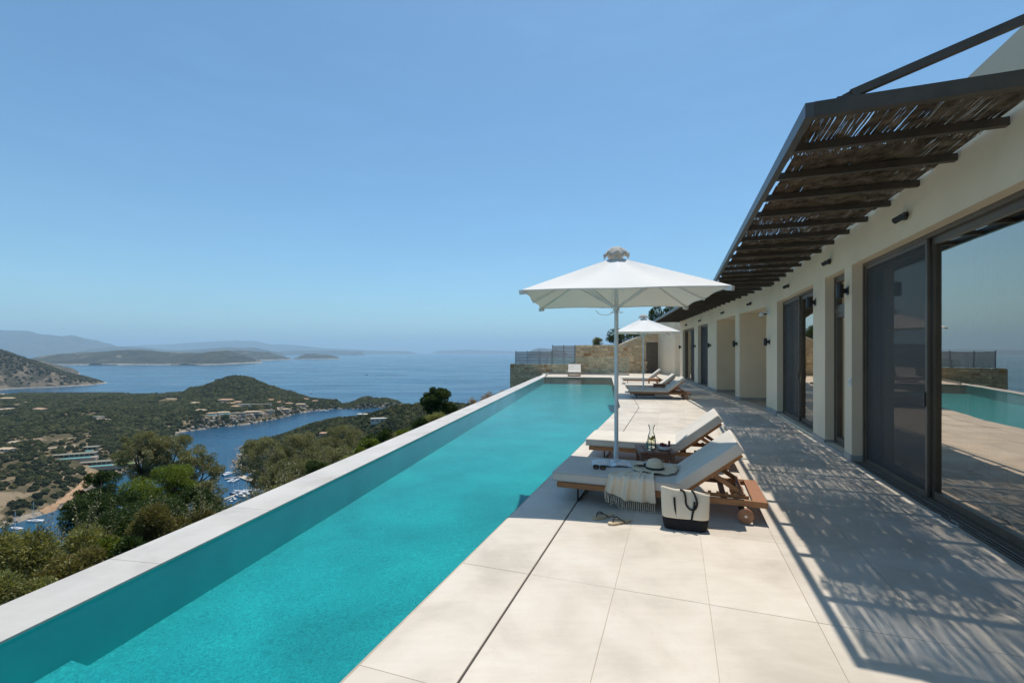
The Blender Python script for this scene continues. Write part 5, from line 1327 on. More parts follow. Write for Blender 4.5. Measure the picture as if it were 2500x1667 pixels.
# open magazine
M['page'] = simple('page_paper', (.62, .68, .72), (.5, .58, .63), .5, 5)
def photo_mat(name, stops, sc):
    m, nt, p, L = mat(name); v = coords(nt, 'object'); L.new(ramp(nt, noise(nt, v, sc, 3, .5, .8), stops), p.inputs['Base Color']); p.inputs['Roughness'].default_value = .35; return m
M['photo1'] = photo_mat('printed_photo_grey', [(.35, (.12, .14, .15)), (.5, (.35, .38, .4)), (.65, (.62, .65, .66))], 14)
M['photo2'] = photo_mat('printed_photo_warm', [(.3, (.35, .42, .48)), (.48, (.62, .55, .48)), (.6, (.55, .30, .20)), (.7, (.7, .7, .7))], 17)
mg = empty('magazine', LP(.50, .50, .3185), RZ1 + R(14), 'open glossy magazine lying on the near lounger behind the sunglasses', 'magazine')
def page(x0, x1, y0, y1, lift, n=12, dz=0):
    mb = MB(); vs = []
    for i in range(n + 1):
        t = i / n; x = x0 + (x1 - x0) * t; z = lift(t) + dz
        vs += [(x, y0, z), (x, y1, z), (x, y0, max(0, z - .006)), (x, y1, max(0, z - .006))]
    fs = []
    for i in range(n):
        a = 4 * i; fs += [(a, a + 4, a + 5, a + 1), (a + 2, a + 3, a + 7, a + 6), (a, a + 2, a + 6, a + 4), (a + 1, a + 5, a + 7, a + 3)]
    fs += [(0, 1, 3, 2), (4 * n, 4 * n + 2, 4 * n + 3, 4 * n + 1)]; mb.add(vs, fs); return mb
lf = lambda t: .006 + .022 * math.sin(math.pi * min(1, t * 1.0)) ** .8 * (1 - t * .6) + .003
page(0, -.21, -.14, .14, lf).obj('left_page', M['page'], mg, smooth=True)
page(0, .22, -.14, .14, lambda t: lf(t) * 1.05).obj('right_page', M['page'], mg, smooth=True)
page(-.19, -.03, -.12, .03, lambda t: lf(.9 - t * .75) + .0006, dz=.0006).obj('printed_picture', M['photo2'], mg, smooth=True)
page(.035, .20, -.02, .125, lambda t: lf(.17 + t * .75) * 1.05 + .0006, dz=.0006).obj('printed_picture', M['photo1'], mg, smooth=True)
page(.05, .17, -.13, -.03, lambda t: lf(.23 + t * .55) * 1.05 + .0006, dz=.0006).obj('printed_picture', M['photo2'], mg, smooth=True)
# sunglasses
sg = empty('sunglasses', LP(.42, .21, .318), RZ1 - R(2), 'dark tortoiseshell sunglasses with amber lenses on the near lounger', 'sunglasses')
M['tort'] = simple('tortoiseshell', (.025, .014, .008), (.012, .008, .006), .2, 30)
M['amber'] = glass('amber_lens', (.30, .12, .02), 1.5, .03)
for sx in (-1, 1):
    cx = sx * .037; pts = []
    for k in range(21):
        a = 2 * math.pi * k / 20; pts.append((cx + math.copysign(abs(math.cos(a)) ** .6, math.cos(a)) * .029, .004, .026 + math.copysign(abs(math.sin(a)) ** .6, math.sin(a)) * .021))
    mb = MB(); mb.tube(pts, .0048, 8, cap=False); mb.obj('rim', M['tort'], sg, smooth=True)
    mb = MB(); mb.v = [(p_[0], p_[1], p_[2]) for p_ in pts[:-1]]; mb.f = [tuple(range(20))]; mb.obj('lens', M['amber'], sg)
    mb = MB(); mb.bar((sx * .068, .006, .036), (sx * .066, .10, .018), .003, .009); mb.bar((sx * .066, .10, .018), (sx * .062, .135, .004), .003, .008); mb.obj('temple', M['tort'], sg)
mb = MB(); mb.bar((-.009, .003, .034), (.009, .003, .034), .006, .007); mb.obj('bridge', M['tort'], sg)
# fringed throw draped over the near edge
M['throw'] = simple('cream_throw', (.80, .69, .53), (.74, .63, .475), .95, 5, (1, 1, 1), bs=.3, bscale=500, bdist=.001)
th = empty('throw', (LN1[0], LN1[1], 0), RZ1, 'cream cotton throw with knotted fringe draped over the near lounger edge', 'throw')
def throw_pt(a, b):           # a 0..1 across, b 0..1 from the back edge on the seat to the hanging hem
    x_top = .64 + .34 * a; x_hem = .52 + .50 * a
    Lt, Lh = .27, .215 - .12 * max(0, .42 - a) * 1.6
    s = b * (Lt + Lh)
    fold = .012 * math.sin(a * 21 + b * 2.5) + .008 * math.sin(a * 39 + 1)
    x = x_top + (x_hem - x_top) * b ** .8
    if s < Lt:
        y = -.022 + (Lt - s) * (1 - .25 * (1 - a)); z = .325 + abs(fold) * .9 + .004
        k = max(0, 1 - (Lt - s) / .05); z -= .012 * k * k; 
    else:
        q = s - Lt; y = -.036 - .012 * math.sin(min(1, q / .05) * 1.57) + fold * 1.1; z = .312 - q
    if b < .04: z -= .008
    return (x, y, z)
na, nb = 64, 30; mb = MB()
for i in range(na + 1):
    for j in range(nb + 1): mb.v.append(throw_pt(i / na, j / nb))
mb.f = [(i * (nb + 1) + j, (i + 1) * (nb + 1) + j, (i + 1) * (nb + 1) + j + 1, i * (nb + 1) + j + 1) for i in range(na) for j in range(nb)]
c = mb.obj('cloth', M['throw'], th, smooth=True, auto=None); c.modifiers.new('t', 'SOLIDIFY').thickness = .004
random.seed(5)
def tassel(p0):
    ln = random.uniform(.075, .1); p0 = Vector(p0); q = [p0 + Vector((random.uniform(-.004, .004), random.uniform(-.003, .003), -ln * k / 3)) for k in range(4)]
    q = [Vector((a.x, a.y, max(a.z, .008))) for a in q]
    mb = MB(); mb.tube(q[:3] + [q[3]], [.0022, .0024, .0026, .0020], 6); mb.tube([q[2] + Vector((0, 0, .006)), q[2] + Vector((0, 0, -.007))], [.0042, .0042], 6)
    mb.tube([q[3], q[3] + Vector((0.001, 0, -.012))], [.0038, .005], 6); mb.obj('tassel', M['throw'], th, smooth=True)
for i in range(26): tassel(throw_pt((i + .4) / 26, 1.0))
for i in range(7):  # fringe up the left edge
    p_ = throw_pt(0.0, .62 + i * .055); tassel((p_[0] - .004, p_[1] - .006, p_[2] + .002))
# straw hat
M['straw'] = simple('pale_straw', (.74, .62, .44), (.66, .54, .37), .85, 4, (1, 1, 10), bs=.5, bscale=220, bdist=.002)
M['ribbon'] = simple('black_ribbon', (.010, .010, .012), (.006, .006, .008), .55, 10)
ht = empty('sun_hat', LP(.985, .40, .324), RZ1, 'wide brimmed pale straw hat with a black ribbon on the near lounger', 'hat')
pr = [(.001, .118), (.03, .116), (.06, .105), (.078, .085), (.088, .055), (.093, .025), (.097, .012), (.11, .009), (.15, .010), (.19, .011), (.235, .010)]
def hwob(r, th_): 
    k = max(0, (r - .11) / .125); return k * (.010 * math.sin(3 * th_ + .6) + .018 * max(0, math.sin(th_ * 1 + .9)) ** 2 + .010 * math.sin(5 * th_ + 2) ** 2)
mb = MB(); mb.lathe(pr, 80, wob=hwob); o = mb.obj('straw_body', M['straw'], ht, smooth=True, auto=None); o.modifiers.new('t', 'SOLIDIFY').thickness = .003
mb = MB(); mb.lathe([(.0955, .014), (.0995, .014), (.0965, .036), (.0935, .036)], 64); mb.obj('band', M['ribbon'], ht, smooth=True, auto=30)
for q in ([(-.098, .0, .025), (-.13, .012, .035), (-.17, .01, .033), (-.20, -.01, .034), (-.215, -.03, .02)], [(-.098, .0, .025), (-.125, -.012, .028), (-.16, -.02, .026), (-.185, -.035, .026)], [(-.10, 0, .028), (-.115, .01, .052), (-.10, .02, .055), (-.098, .004, .03)]):
    mb = MB()
    for i in range(len(q) - 1): mb.bar(q[i], q[i + 1], .012, .0022, up=(0, 1, .3))
    mb.obj('bow_end', M['ribbon'], ht)
# pale scarf peeping out behind the hat
sc = empty('scarf', LP(1.06, .56, .322), RZ1, 'pale crumpled scarf peeping out behind the straw hat', 'scarf')
M['scarfc'] = simple('pale_pink_cloth', (.62, .56, .53), (.5, .45, .43), .95, 8)
mb = MB(); n = 22
for i in range(n + 1):
    for j in range(9):
        a, b = i / n, j / 8; x = -.22 + .42 * a; y = -.07 + .14 * b; z = .006 + .030 * abs(math.sin(a * 9 + b * 4)) * math.sin(math.pi * b) + .03 * math.exp(-((a - .78) / .08) ** 2) * (1 - b) + .03 * math.exp(-((a - .1) / .07) ** 2); mb.v.append((x, y, z))
mb.f = [(i * 9 + j, (i + 1) * 9 + j, (i + 1) * 9 + j + 1, i * 9 + j + 1) for i in range(n) for j in range(8)]
c = mb.obj('cloth', M['scarfc'], sc, smooth=True, auto=None); c.modifiers.new('t', 'SOLIDIFY').thickness = .003

# ------------------------------------------------------------------ tote bag
M['canvas'] = simple('cream_canvas', (.84, .74, .57), (.76, .66, .50), .95, 3, (1, 1, .35), bs=.55, bscale=260, bdist=.002)
M['canvasblack'] = simple('black_canvas', (.012, .012, .014), (.008, .008, .01), .9, 8, bs=.4, bscale=200, bdist=.002)
bag = empty('tote_bag', (1.575, 4.215, 0), -R(16), 'cream and black canvas tote bag with rope handles standing by the near lounger', 'bag')
def bag_pt(th_, z, inner=0):
    t = min(1.0, z / .335); w = .198 + .012 * t - .02 * (1 - t) ** 6; d = .068 * (1 - t) ** .6 + .028 + .012 * math.sin(t * 5)
    c, s = math.cos(th_), math.sin(th_)
    x = math.copysign(abs(c) ** .42, c) * (w - inner); y = math.copysign(abs(s) ** .6, s) * (d - inner)
    y += .008 * math.sin(x * 22 + 1) * t + .005 * math.sin(x * 40) * (1 - t)
    top = .022 * math.cos(th_ * 1 + 2.6) * 1.0 + .010 * math.sin(2 * th_)
    return (x, y, z + top * t ** 3)
def bag_shell(z0, z1, n=72, k=14, inner=0, bottom=False):
    mb = MB()
    for j in range(k + 1):
        for i in range(n): mb.v.append(bag_pt(2 * math.pi * i / n, z0 + (z1 - z0) * j / k, inner))
    for j in range(k):
        for i in range(n): a = j * n + i; b = j * n + (i + 1) % n; mb.f.append((a, b, b + n, a + n))
    if bottom: mb.f.append(tuple(range(n)))
    return mb
o = bag_shell(.004, .105, bottom=True).obj('black_base', M['canvasblack'], bag, smooth=True, auto=None); o.modifiers.new('t', 'SOLIDIFY').thickness = .003
o = bag_shell(.1055, .335, k=22).obj('canvas_body', M['canvas'], bag, smooth=True, auto=None); o.modifiers.new('t', 'SOLIDIFY').thickness = .003
def rope(pts, label='rope_handle'):
    P_ = [Vector(p) for p in pts]; out = []
    for i in range(len(P_) - 1):
        p0 = P_[max(i - 1, 0)]; p1 = P_[i]; p2 = P_[i + 1]; p3 = P_[min(i + 2, len(P_) - 1)]
        for k in range(8):
            t = k / 8; out.append(.5 * ((2 * p1) + (-p0 + p2) * t + (2 * p0 - 5 * p1 + 4 * p2 - p3) * t * t + (-p0 + 3 * p1 - 3 * p2 + p3) * t ** 3))
    out.append(P_[-1]); mb = MB()
    for h_ in range(3):
        q = []
        for i, p in enumerate(out):
            d_ = (out[min(i + 1, len(out) - 1)] - out[max(i - 1, 0)]).normalized(); x_ = d_.cross(Vector((0.1, 1, .2))).normalized(); y_ = d_.cross(x_); a = i * .9 + h_ * 2.09; q.append(p + (x_ * math.cos(a) + y_ * math.sin(a)) * .0040)
        mb.tube(q, .0060, 6)
    mb.obj(label, M['canvasblack'], bag, smooth=True)
fy = -.058
rope([(-.095, fy - .008, .285), (-.092, fy - .012, .22), (-.085, fy - .020, .16), (-.075, fy - .03, .098)], 'rope_strap')
rope([(-.04, -.02, .345), (-.01, -.045, .335), (.0, fy - .008, .29), (.005, fy - .016, .235), (.035, fy - .02, .195), (.075, fy - .02, .195), (.095, fy - .016, .24), (.09, fy - .010, .285), (.07, -.03, .335), (.05, .0, .335)])
rope([(.075, fy - .014, .26), (.072, fy - .02, .22), (.058, fy - .026, .16), (.048, fy - .034, .098)], 'rope_strap')
# ------------------------------------------------------------------ flip-flops
M['foam'] = simple('tan_foam', (.56, .44, .29), (.50, .38, .24), .8, 10, bs=.2, bscale=200, bdist=.001)
def flipflop(x, y, rz, lab):
    t = empty('flip_flop', (x, y, 0), rz, lab, 'sandal', 'pair of flip-flops on the deck'); n = 40; pts = []
    for k in range(n):
        a = 2 * math.pi * k / n; X_ = math.cos(a) * .128; w_ = .043 + .006 * (-math.cos(a)) - .008 * math.exp(-((X_ - .02) / .05) ** 2); pts.append((X_, math.copysign(abs(math.sin(a)) ** .8, math.sin(a)) * w_ + .006 * math.sin(X_ * 14)))
    mb = MB(); mb.prism(pts, .0, .018); mb.obj('sole', M['foam'], t, bevel=.003)
    mb = MB(); toe = (-.075, 0, .018); mb.tube([toe, (-.073, 0, .04)], .004, 6)
    mb.tube([(-.073, 0, .04), (-.05, .018, .052), (-.01, .036, .045), (.035, .040, .016)], .0052, 8); mb.tube([(-.073, 0, .04), (-.05, -.016, .050), (-.01, -.034, .044), (.035, -.038, .016)], .0052, 8); mb.obj('strap', M['black'], t, smooth=True)
flipflop(.88, 4.47, R(24), 'tan flip-flop with black strap, the one further left on the deck')
flipflop(1.005, 4.325, R(22), 'tan flip-flop with black strap, the one nearer the tote bag')
# loose white cord by the big door
co = empty('white_cord', (0, 0, 0)); bpy.data.objects.remove(co)
def G(px, py, z=.006): 
    Y = 1.6 * 1130 / (py - 858); return ((px - 1250) / 1130 * Y, Y, z)
pts = [G(*q) for q in ((2236, 1244), (2250, 1243), (2275, 1252), (2305, 1262), (2318, 1262), (2325, 1272), (2340, 1280), (2350, 1284), (2344, 1287), (2325, 1282), (2300, 1275), (2272, 1262), (2246, 1252), (2236, 1245))]
mb = MB(); mb.tube(pts, .0035, 6); o = mb.obj('cord', M['whitemetal'], None, smooth=True); tag(o, 'loop of thin white cord lying on the floor by the big sliding door', 'cord')
# ------------------------------------------------------------------ trees and bushes on the slope beside the coping
def leaf_mat(name, a, b, c, back=.35):
    m, nt, p, L = mat(name); nt.nodes.remove(p); out = nt.nodes['Material Output']; v = coords(nt, 'world')
    cl = ramp(nt, noise(nt, v, 1.1, 4, .6), [(.32, a), (.52, b), (.7, c)]); f_ = ramp(nt, noise(nt, v, 14, 3, .6), [(.3, (.6, .6, .6)), (.7, (1.35, 1.35, 1.3))]); cl = mixc(nt, .9, cl, f_, 'MULTIPLY')
    d = nt.nodes.new('ShaderNodeBsdfDiffuse'); t = nt.nodes.new('ShaderNodeBsdfTranslucent'); x = nt.nodes.new('ShaderNodeMixShader'); x.inputs[0].default_value = back
    L.new(cl, d.inputs[0]); L.new(mixc(nt, 1.0, cl, (1.25, 1.2, .6), 'MULTIPLY'), t.inputs[0]); L.new(d.outputs[0], x.inputs[1]); L.new(t.outputs[0], x.inputs[2])
    g = nt.nodes.new('ShaderNodeBsdfGlossy'); g.inputs['Roughness'].default_value = .45; g.inputs[0].default_value = (.6, .62, .6, 1); y = nt.nodes.new('ShaderNodeMixShader'); y.inputs[0].default_value = .025
    L.new(x.outputs[0], y.inputs[1]); L.new(g.outputs[0], y.inputs[2]); L.new(y.outputs[0], out.inputs[0]); return m
M['olive'] = leaf_mat('olive_leaves', (.15, .155, .072), (.22, .215, .115), (.30, .285, .165))
M['oak'] = leaf_mat('evergreen_oak_leaves', (.034, .055, .018), (.055, .085, .026), (.085, .12, .038), .25)
M['lentisk'] = leaf_mat('bright_green_leaves', (.09, .125, .02), (.14, .18, .03), (.20, .245, .045), .4)
M['broom'] = leaf_mat('olive_brown_bush_leaves', (.115, .11, .036), (.175, .155, .055), (.24, .21, .085), .35)
M['grassy'] = leaf_mat('pale_green_bush_leaves', (.17, .175, .06), (.26, .26, .10), (.36, .35, .165), .35)
M['drygrass'] = leaf_mat('dry_grass', (.30, .21, .15), (.42, .31, .24), (.5, .4, .32), .3)
M['bark'] = simple('bark', (.13, .10, .075), (.07, .055, .04), .95, 6, (1, 1, .3), mode='world', bs=.6, bscale=12, bdist=.02)
def leaves(P, size, asp, dirs=None, jitter=1.0):
    n = len(P); d = rng.normal(size=(n, 3)) if dirs is None else dirs + rng.normal(size=(n, 3)) * jitter; d /= np.linalg.norm(d, axis=1)[:, None]
    q = rng.normal(size=(n, 3)); w = np.cross(d, q); w /= np.linalg.norm(w, axis=1)[:, None]
    s = size * rng.uniform(.6, 1.35, n); a = d * (s[:, None]); b = w * (s * asp)[:, None]
    V = np.stack([P - a * .0, P + a * .5 + b * .5, P + a, P + a * .5 - b * .5], 1).reshape(-1, 3)
    return V, (np.arange(n) * 4)[:, None] + np.arange(4)[None]
def crown_pts(blobs_, n, carve=-.24, sc=.8):
    B = np.array(blobs_); vol = (B[:, 3] * B[:, 4] * B[:, 5]) ** .8; k = rng.choice(len(B), n, p=vol / vol.sum())
    d = rng.normal(size=(n, 3)); d /= np.linalg.norm(d, axis=1)[:, None]; r = rng.uniform(.1, 1, n) ** .4
    P = B[k, :3] + d * B[k, 3:6] * r[:, None]
    # carve gaps
    g = fbm(P[:, 0] * 1.0 + P[:, 2] * .7, P[:, 1] + P[:, 2] * .9, sc, 3, 91)
    keep = g > carve; return P[keep], d[keep]
def tree(name, x, y, zc, w, h, m, n, leaf, label, group, trunk_h=1.5, asp=.34, nb=80, zbase=None, cat='tree', flat=1.0, bl=None, gaps=.0):
    """zc: height of the crown centre"""
    t = empty(name, (x, y, 0), 0, label, cat, group); B = []
    for i in range(nb):
        a = random.uniform(0, 6.28); r_ = random.random() ** .4 * .92; zz = random.uniform(-1, 1); k = math.sqrt(max(0.05, 1 - zz * zz * .9))
        s = random.uniform(.095, .165)
        B.append((r_ * k * w / 2 * math.cos(a), r_ * k * w / 2 * math.sin(a), zc + zz * h / 2 * .85, w * s * .62, w * s * .62, w * s * .5 * flat))
    P, d = crown_pts(B, n); V, Fq = leaves(P, leaf, asp, d, .6)
    link('crown', mesh_np('crown', V, Fq, m), None, t)
    zb = float(near_z(np.array([x]), np.array([y]))[0]) - .4 if zbase is None else zbase
    mb = MB(); tr = w * .022 + .03
    base = Vector((0, 0, zb)); fork = Vector((random.uniform(-.1, .1) * w, random.uniform(-.1, .1) * w, max(zc - h * .42, zb + .3)))
    mb.tube([base, base.lerp(fork, .5) + Vector((.04 * w, .02 * w, 0)), fork], [tr * 1.5, tr * 1.15, tr], 8)
    for i in range(9):
        q = Vector(B[(i * 2) % len(B)][:3]); mid = fork.lerp(q, .5) + Vector((random.uniform(-.06, .06) * w, random.uniform(-.06, .06) * w, .04 * h)); mb.tube([fork, mid, q], [tr * .6, tr * .36, tr * .12], 6)
    mb.obj('trunk', M['bark'], t, smooth=True, auto=None); return t
def VP_(px, py, Y):      # point at distance Y along the bearing (survey numbers in photo units)
    return ((px * 1.063 - 1250) / 1130 * Y, Y, 1.6 - (py - 807) * 1.063 / 1130 * Y)
def T(px, py, Y, wpx, hpx, name, m, n, leaf, label, group, **k):
    x, y, z = VP_(px, py, Y); s = 1.063 / 1130 * Y; return tree(name, x, y, z, wpx * s, hpx * s, m, n, leaf, label, group, **k)
og = 'olive trees on the slope'
T(322, 1047, 22, 112, 118, 'olive_tree', M['olive'], 28500, .075, 'tall airy olive tree with visible forked trunk above the bay', og)
T(398, 1052, 23, 130, 112, 'olive_tree', M['olive'], 30400, .075, 'broad olive tree just right of the airy forked one', og)
T(446, 1085, 21, 115, 110, 'olive_tree', M['olive'], 28500, .075, 'lower olive tree directly left of the marina', og)
T(625, 1056, 24, 150, 130, 'olive_tree', M['olive'], 36100, .075, 'large olive tree directly right of the marina', og)
T(705, 1050, 25, 130, 120, 'olive_tree', M['olive'], 34200, .075, 'olive tree in the middle of the row behind the coping', og)
T(785, 1028, 27, 125, 100, 'olive_tree', M['olive'], 32300, .075, 'right hand olive tree of the row, below the spur', og)
T(865, 1018, 24, 62, 52, 'evergreen_oak', M['oak'], 9000, .06, 'small dark green rounded tree right of the olive row', 'dark evergreens on the slope')
T(1005, 928, 15.5, 78, 78, 'evergreen_oak', M['oak'], 28500, .055, 'pointed dark green bush tree standing against the sea', 'dark evergreens on the slope')
T(230, 1135, 16, 95, 110, 'evergreen_oak', M['oak'], 28500, .06, 'dark leafy evergreen left of the bright green bush', 'dark evergreens on the slope')
T(275, 1190, 12, 150, 110, 'evergreen_oak', M['oak'], 32300, .055, 'dark evergreen mass below the bright green bush', 'dark evergreens on the slope')
T(385, 1122, 15, 180, 90, 'mastic_bush', M['lentisk'], 38000, .06, 'bright yellow green leafy bush in front of the olive trees', 'bright green bushes on the slope', cat='bush')
T(335, 1215, 9.5, 190, 130, 'evergreen_oak', M['oak'], 26000, .045, 'broad dark evergreen thicket under the bright green bush', 'dark evergreens on the slope')
T(430, 1180, 11, 170, 110, 'evergreen_oak', M['oak'], 24000, .05, 'dark evergreen thicket right of the round brown bush', 'dark evergreens on the slope')
T(215, 1190, 10, 130, 120, 'evergreen_oak', M['oak'], 22000, .045, 'dark evergreen behind the feathery bushes', 'dark evergreens on the slope')
T(672, 1100, 16, 140, 84, 'olive_bush', M['olive'], 22000, .065, 'low olive bush filling the foot of the large right hand olive', 'olive bushes by the coping', cat='bush')
T(770, 1065, 17, 150, 80, 'olive_bush', M['olive'], 20000, .065, 'low olive bush at the foot of the middle olive trees', 'olive bushes by the coping', cat='bush')
T(480, 1140, 15, 80, 70, 'olive_bush', M['olive'], 9000, .06, 'grey green olive bush at the foot of the olives', 'olive bushes by the coping', cat='bush')
# bushes growing up along the outside of the coping: bearing, top, distance, width from the survey
def bush(px, topy, Y, wpx, m, n, leaf, label, group, asp=.4, spiky=0, name='bush', depth=1.0, splen=.5):
    x, y, top = VP_(px, topy, Y); w = wpx * 1.063 / 1130 * Y; t = empty(name, (x, y, 0), 0, label, 'bush', group)
    zb = float(near_z(np.array([x]), np.array([y]))[0]) - .2; zb = max(zb, top - 2.2 * max(1, w * .7)); hh = top - zb; B = []
    for i in range(30):
        a = random.uniform(0, 6.28); r_ = math.sqrt(random.random()) * .8; zz = random.uniform(.0, 1) ** .55
        k = math.sqrt(max(.12, 1 - (zz * .97) ** 2.4)); s = random.uniform(.18, .30)
        B.append((r_ * k * w / 2 * math.cos(a), depth * r_ * k * w / 2 * math.sin(a), zb + .1 + zz * hh * .86, w * s * .5, w * s * .5 * depth, w * s * .5))
    P, d = crown_pts(B, n, -9); ok = coast_d(P[:, 0] + x, P[:, 1] + y) > .03; P, d = P[ok], d[ok]
    V, Fq = leaves(P, leaf * 1.25, asp, d + np.array([0, 0, .5]), .7); link('foliage', mesh_np('foliage', V, Fq, m), None, t)
    mb = MB()
    for i in range(10):
        q = Vector(B[i * 2][:3]); mb.tube([(q.x * .1, q.y * .1, zb), Vector((q.x * .45, q.y * .45, (zb + q.z) / 2)), q], [.022, .014, .004], 5)
    mb.obj('stem', M['bark'], t)
    if spiky:
        mb = MB(); Ps = []; Ds = []; top_b = sorted(B, key=lambda q: -q[2])[:22]
        for i in range(spiky):
            b_ = random.choice(top_b); a = random.uniform(0, 6.28); r_ = random.uniform(.1, .8)
            s_ = Vector((b_[0] + b_[3] * r_ * math.cos(a), b_[1] + b_[4] * r_ * math.sin(a), b_[2])); ln = random.uniform(.35, 1.1) * splen * 1.5; dv = Vector((random.gauss(0, .22), random.gauss(0, .22), 1)).normalized(); e_ = s_ + dv * ln
            if coast_d(s_.x + x, s_.y + y) < .06 or coast_d(e_.x + x, e_.y + y) < .05: continue
            md = s_.lerp(e_, .5) + Vector((random.gauss(0, .02), random.gauss(0, .02), 0)); mb.tube([s_, md, e_], [.004, .003, .0012], 4, cap=False)
            for k in range(26): f_ = (k + 2) / 27; q = s_.lerp(md, f_ * 2) if f_ < .5 else md.lerp(e_, f_ * 2 - 1); Ps.append((q.x + random.gauss(0, .008), q.y + random.gauss(0, .008), q.z)); Ds.append((random.gauss(0, 1), random.gauss(0, 1), .7))
        if Ps:
            V, Fq = leaves(np.array(Ps), leaf * .95, .55, np.array(Ds), .3); link('seed_spray', mesh_np('spray', V, Fq, M['spray']), None, t)
            o = mb.obj('twig', M['bark'], t); o['kind'] = 'stuff'
    return t
# ground layer between the bushes
n = 130000; P_ = rng.uniform(.5, 34, n); D_ = rng.uniform(0, 1, n) ** 1.3 * 11 + .55; X_ = -3.288 + P_ * math.sin(AL) - D_ * math.cos(AL); Y_ = P_ * math.cos(AL) + D_ * math.sin(AL)
hgt = np.clip(fbm(X_, Y_, 1.6, 3, 71) * .9 + .5, .1, 1.0) * np.clip(D_ / 2, .5, 1); Z_ = near_z(X_, Y_) + hgt * rng.uniform(0, 1, n) ** .5
ok = coast_d(X_, Y_) > .06; V, Fq = leaves(np.stack([X_, Y_, Z_], -1)[ok], .062, .45, np.tile(np.array([0, 0, .6]), (int(ok.sum()), 1)), 1.0)
ug = link('undergrowth', mesh_np('undergrowth', V, Fq, M['broom']), None, None); tag(ug, 'low olive brown undergrowth covering the bank below the coping', kind='stuff')
M['spray'] = leaf_mat('pale_seed_heads', (.19, .18, .09), (.25, .24, .13), (.31, .29, .17), .3)
gb = 'shrubs growing along the outside of the coping'
bush(-20, 1222, 4.5, 340, M['grassy'], 44000, .026, 'pale green fine leaved bush filling the bottom left corner', gb, spiky=60, splen=.22)
bush(15, 1300, 3.95, 260, M['grassy'], 26000, .024, 'low pale bush hugging the coping in the very corner of the view', gb)
bush(85, 1205, 4.9, 270, M['grassy'], 46000, .026, 'tall pale green bush with feathery sprays near the left edge', gb, spiky=110, splen=.3)
bush(175, 1195, 5.4, 230, M['grassy'], 42000, .028, 'feathery pale bush with tall seed sprays standing over the inner bay', gb, spiky=110, splen=.42)
bush(165, 1262, 4.4, 230, M['broom'], 32000, .026, 'olive brown bush against the coping below the feathery one', gb, spiky=10, splen=.2)
bush(262, 1210, 5.5, 180, M['lentisk'], 20000, .03, 'green leafy bush between the feathery bush and the round brown one', gb)
bush(245, 1180, 7.5, 170, M['oak'], 24000, .036, 'dark green bush rising behind the feathery one', gb)
bush(365, 1145, 5.5, 200, M['broom'], 36000, .024, 'round olive brown bush against the coping in front of the bright green bush', gb, spiky=60, splen=.2)
bush(290, 1225, 5.0, 140, M['oak'], 16000, .03, 'small dark bush tucked left of the round brown one', gb)
bush(455, 1155, 6.0, 150, M['broom'], 26000, .026, 'brownish grassy bush against the coping left of the marina', gb, spiky=90, splen=.28)
bush(530, 1176, 6.6, 120, M['broom'], 20000, .028, 'low brown grassy bush in front of the lowest pontoon', gb, spiky=80, splen=.25)
bush(592, 1140, 7.2, 100, M['broom'], 18000, .03, 'grassy bush right of the marina boats', gb, spiky=70, splen=.25)
bush(655, 1092, 8.2, 110, M['grassy'], 17000, .034, 'pale bush with seed sprigs below the big olive', gb, spiky=70, splen=.35)
bush(722, 1050, 9.5, 110, M['oak'], 17000, .036, 'dark green bush below the middle olive tree', gb)
bush(790, 1045, 10.5, 100, M['grassy'], 14000, .038, 'grey green shrub below the right olive tree', gb, spiky=30, splen=.3)
bush(842, 1003, 11.5, 110, M['lentisk'], 17000, .042, 'bright green shrub mound in the middle of the coping', gb)
bush(885, 980, 12.5, 80, M['oak'], 12000, .045, 'dark rounded evergreen shrub right of the bright mound', gb)
bush(925, 985, 12.5, 70, M['lentisk'], 10000, .045, 'second bright green mound hugging the coping', gb)
bush(968, 958, 13.5, 80, M['oak'], 12000, .045, 'dark spreading shrub left of the pointed bush tree', gb)
bush(1000, 945, 14.0, 90, M['grassy'], 12000, .045, 'grey green shrub at the foot of the pointed bush tree', gb)
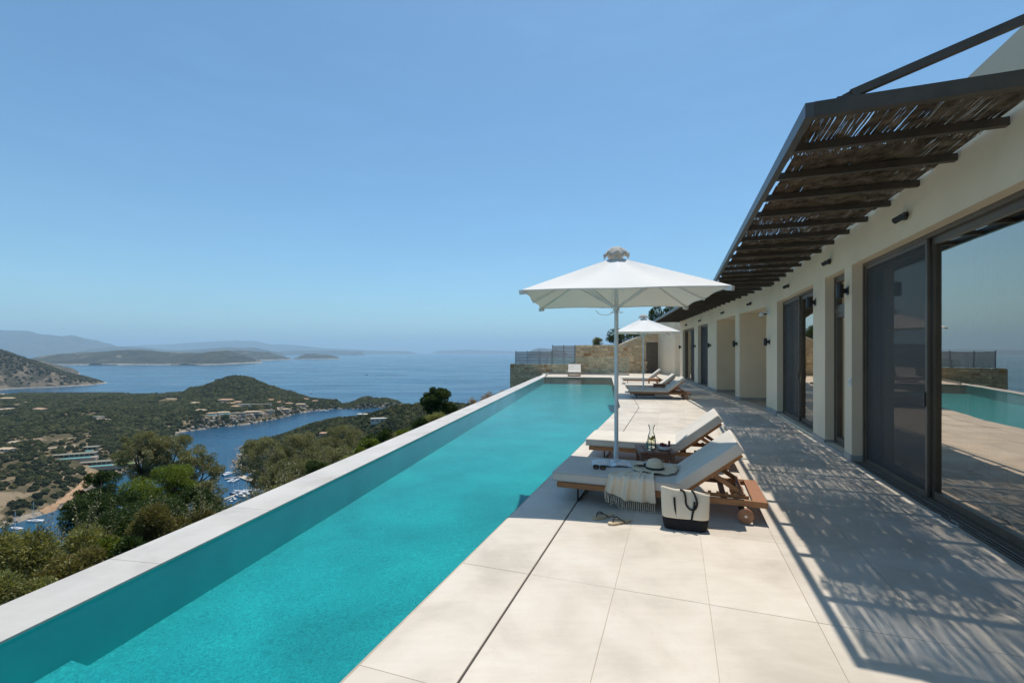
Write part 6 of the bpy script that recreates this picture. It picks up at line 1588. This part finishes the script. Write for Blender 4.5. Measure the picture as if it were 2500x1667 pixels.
bush(1040, 926, 15.5, 60, M['oak'], 10000, .05, 'low dark shrub just right of the pointed bush tree', gb)
dg = 'dry grass tufts near the far wall'
bush(1085, 908, 19.5, 34, M['drygrass'], 6000, .06, 'small tuft of dry pinkish grass beyond the coping', dg, asp=.13, name='dry_grass_tuft')
bush(1118, 897, 23, 44, M['drygrass'], 8000, .07, 'larger tuft of dry straw coloured grass by the stone wall', dg, asp=.13, name='dry_grass_tuft')
bush(1150, 893, 26, 30, M['drygrass'], 6000, .07, 'dry grass tuft nearest the retaining wall', dg, asp=.13, name='dry_grass_tuft')
# trees behind the stone wall and the pergola
tg = 'trees behind the stone wall'
T(1420, 772, 41, 62, 34, 'evergreen_oak', M['oak'], 8000, .11, 'dark green tree crown showing over the raking top of the stone wall', tg, zbase=-1)
T(1465, 775, 41, 60, 30, 'evergreen_oak', M['oak'], 7000, .11, 'green tree crown behind the second parasol', tg, zbase=-1)
T(1373, 785, 44, 26, 20, 'olive_tree', M['olive'], 3000, .11, 'small grey green tree top peeping over the stone wall', tg, zbase=-1)
T(1508, 722, 46, 36, 40, 'evergreen_oak', M['oak'], 6000, .12, 'tree top left of the far end of the pergola', tg, zbase=-1)
T(1540, 712, 46, 30, 24, 'evergreen_oak', M['oak'], 4000, .12, 'tree top just touching the pergola roof', tg, zbase=-1)
# ------------------------------------------------------------------ sea air
def haze():
    m = bpy.data.materials.new('sea_air'); m.use_nodes = True; nt = m.node_tree; nt.nodes.remove(nt.nodes['Principled BSDF'])
    v = nt.nodes.new('ShaderNodeVolumePrincipled'); v.inputs['Color'].default_value = (.60, .82, .97, 1); v.inputs['Density'].default_value = HAZE; v.inputs['Anisotropy'].default_value = .0
    nt.links.new(v.outputs[0], nt.nodes['Material Output'].inputs['Volume'])
    mb = MB(); mb.box(-56000, 30000, -3500, 62000, SEA - 1.5 - 1, 1250); o = link('haze', mb.mesh(), m); tag(o, kind='stuff', label='thin blue sea air softening the far islands and mountains')
HAZE = 5.5e-5
haze()
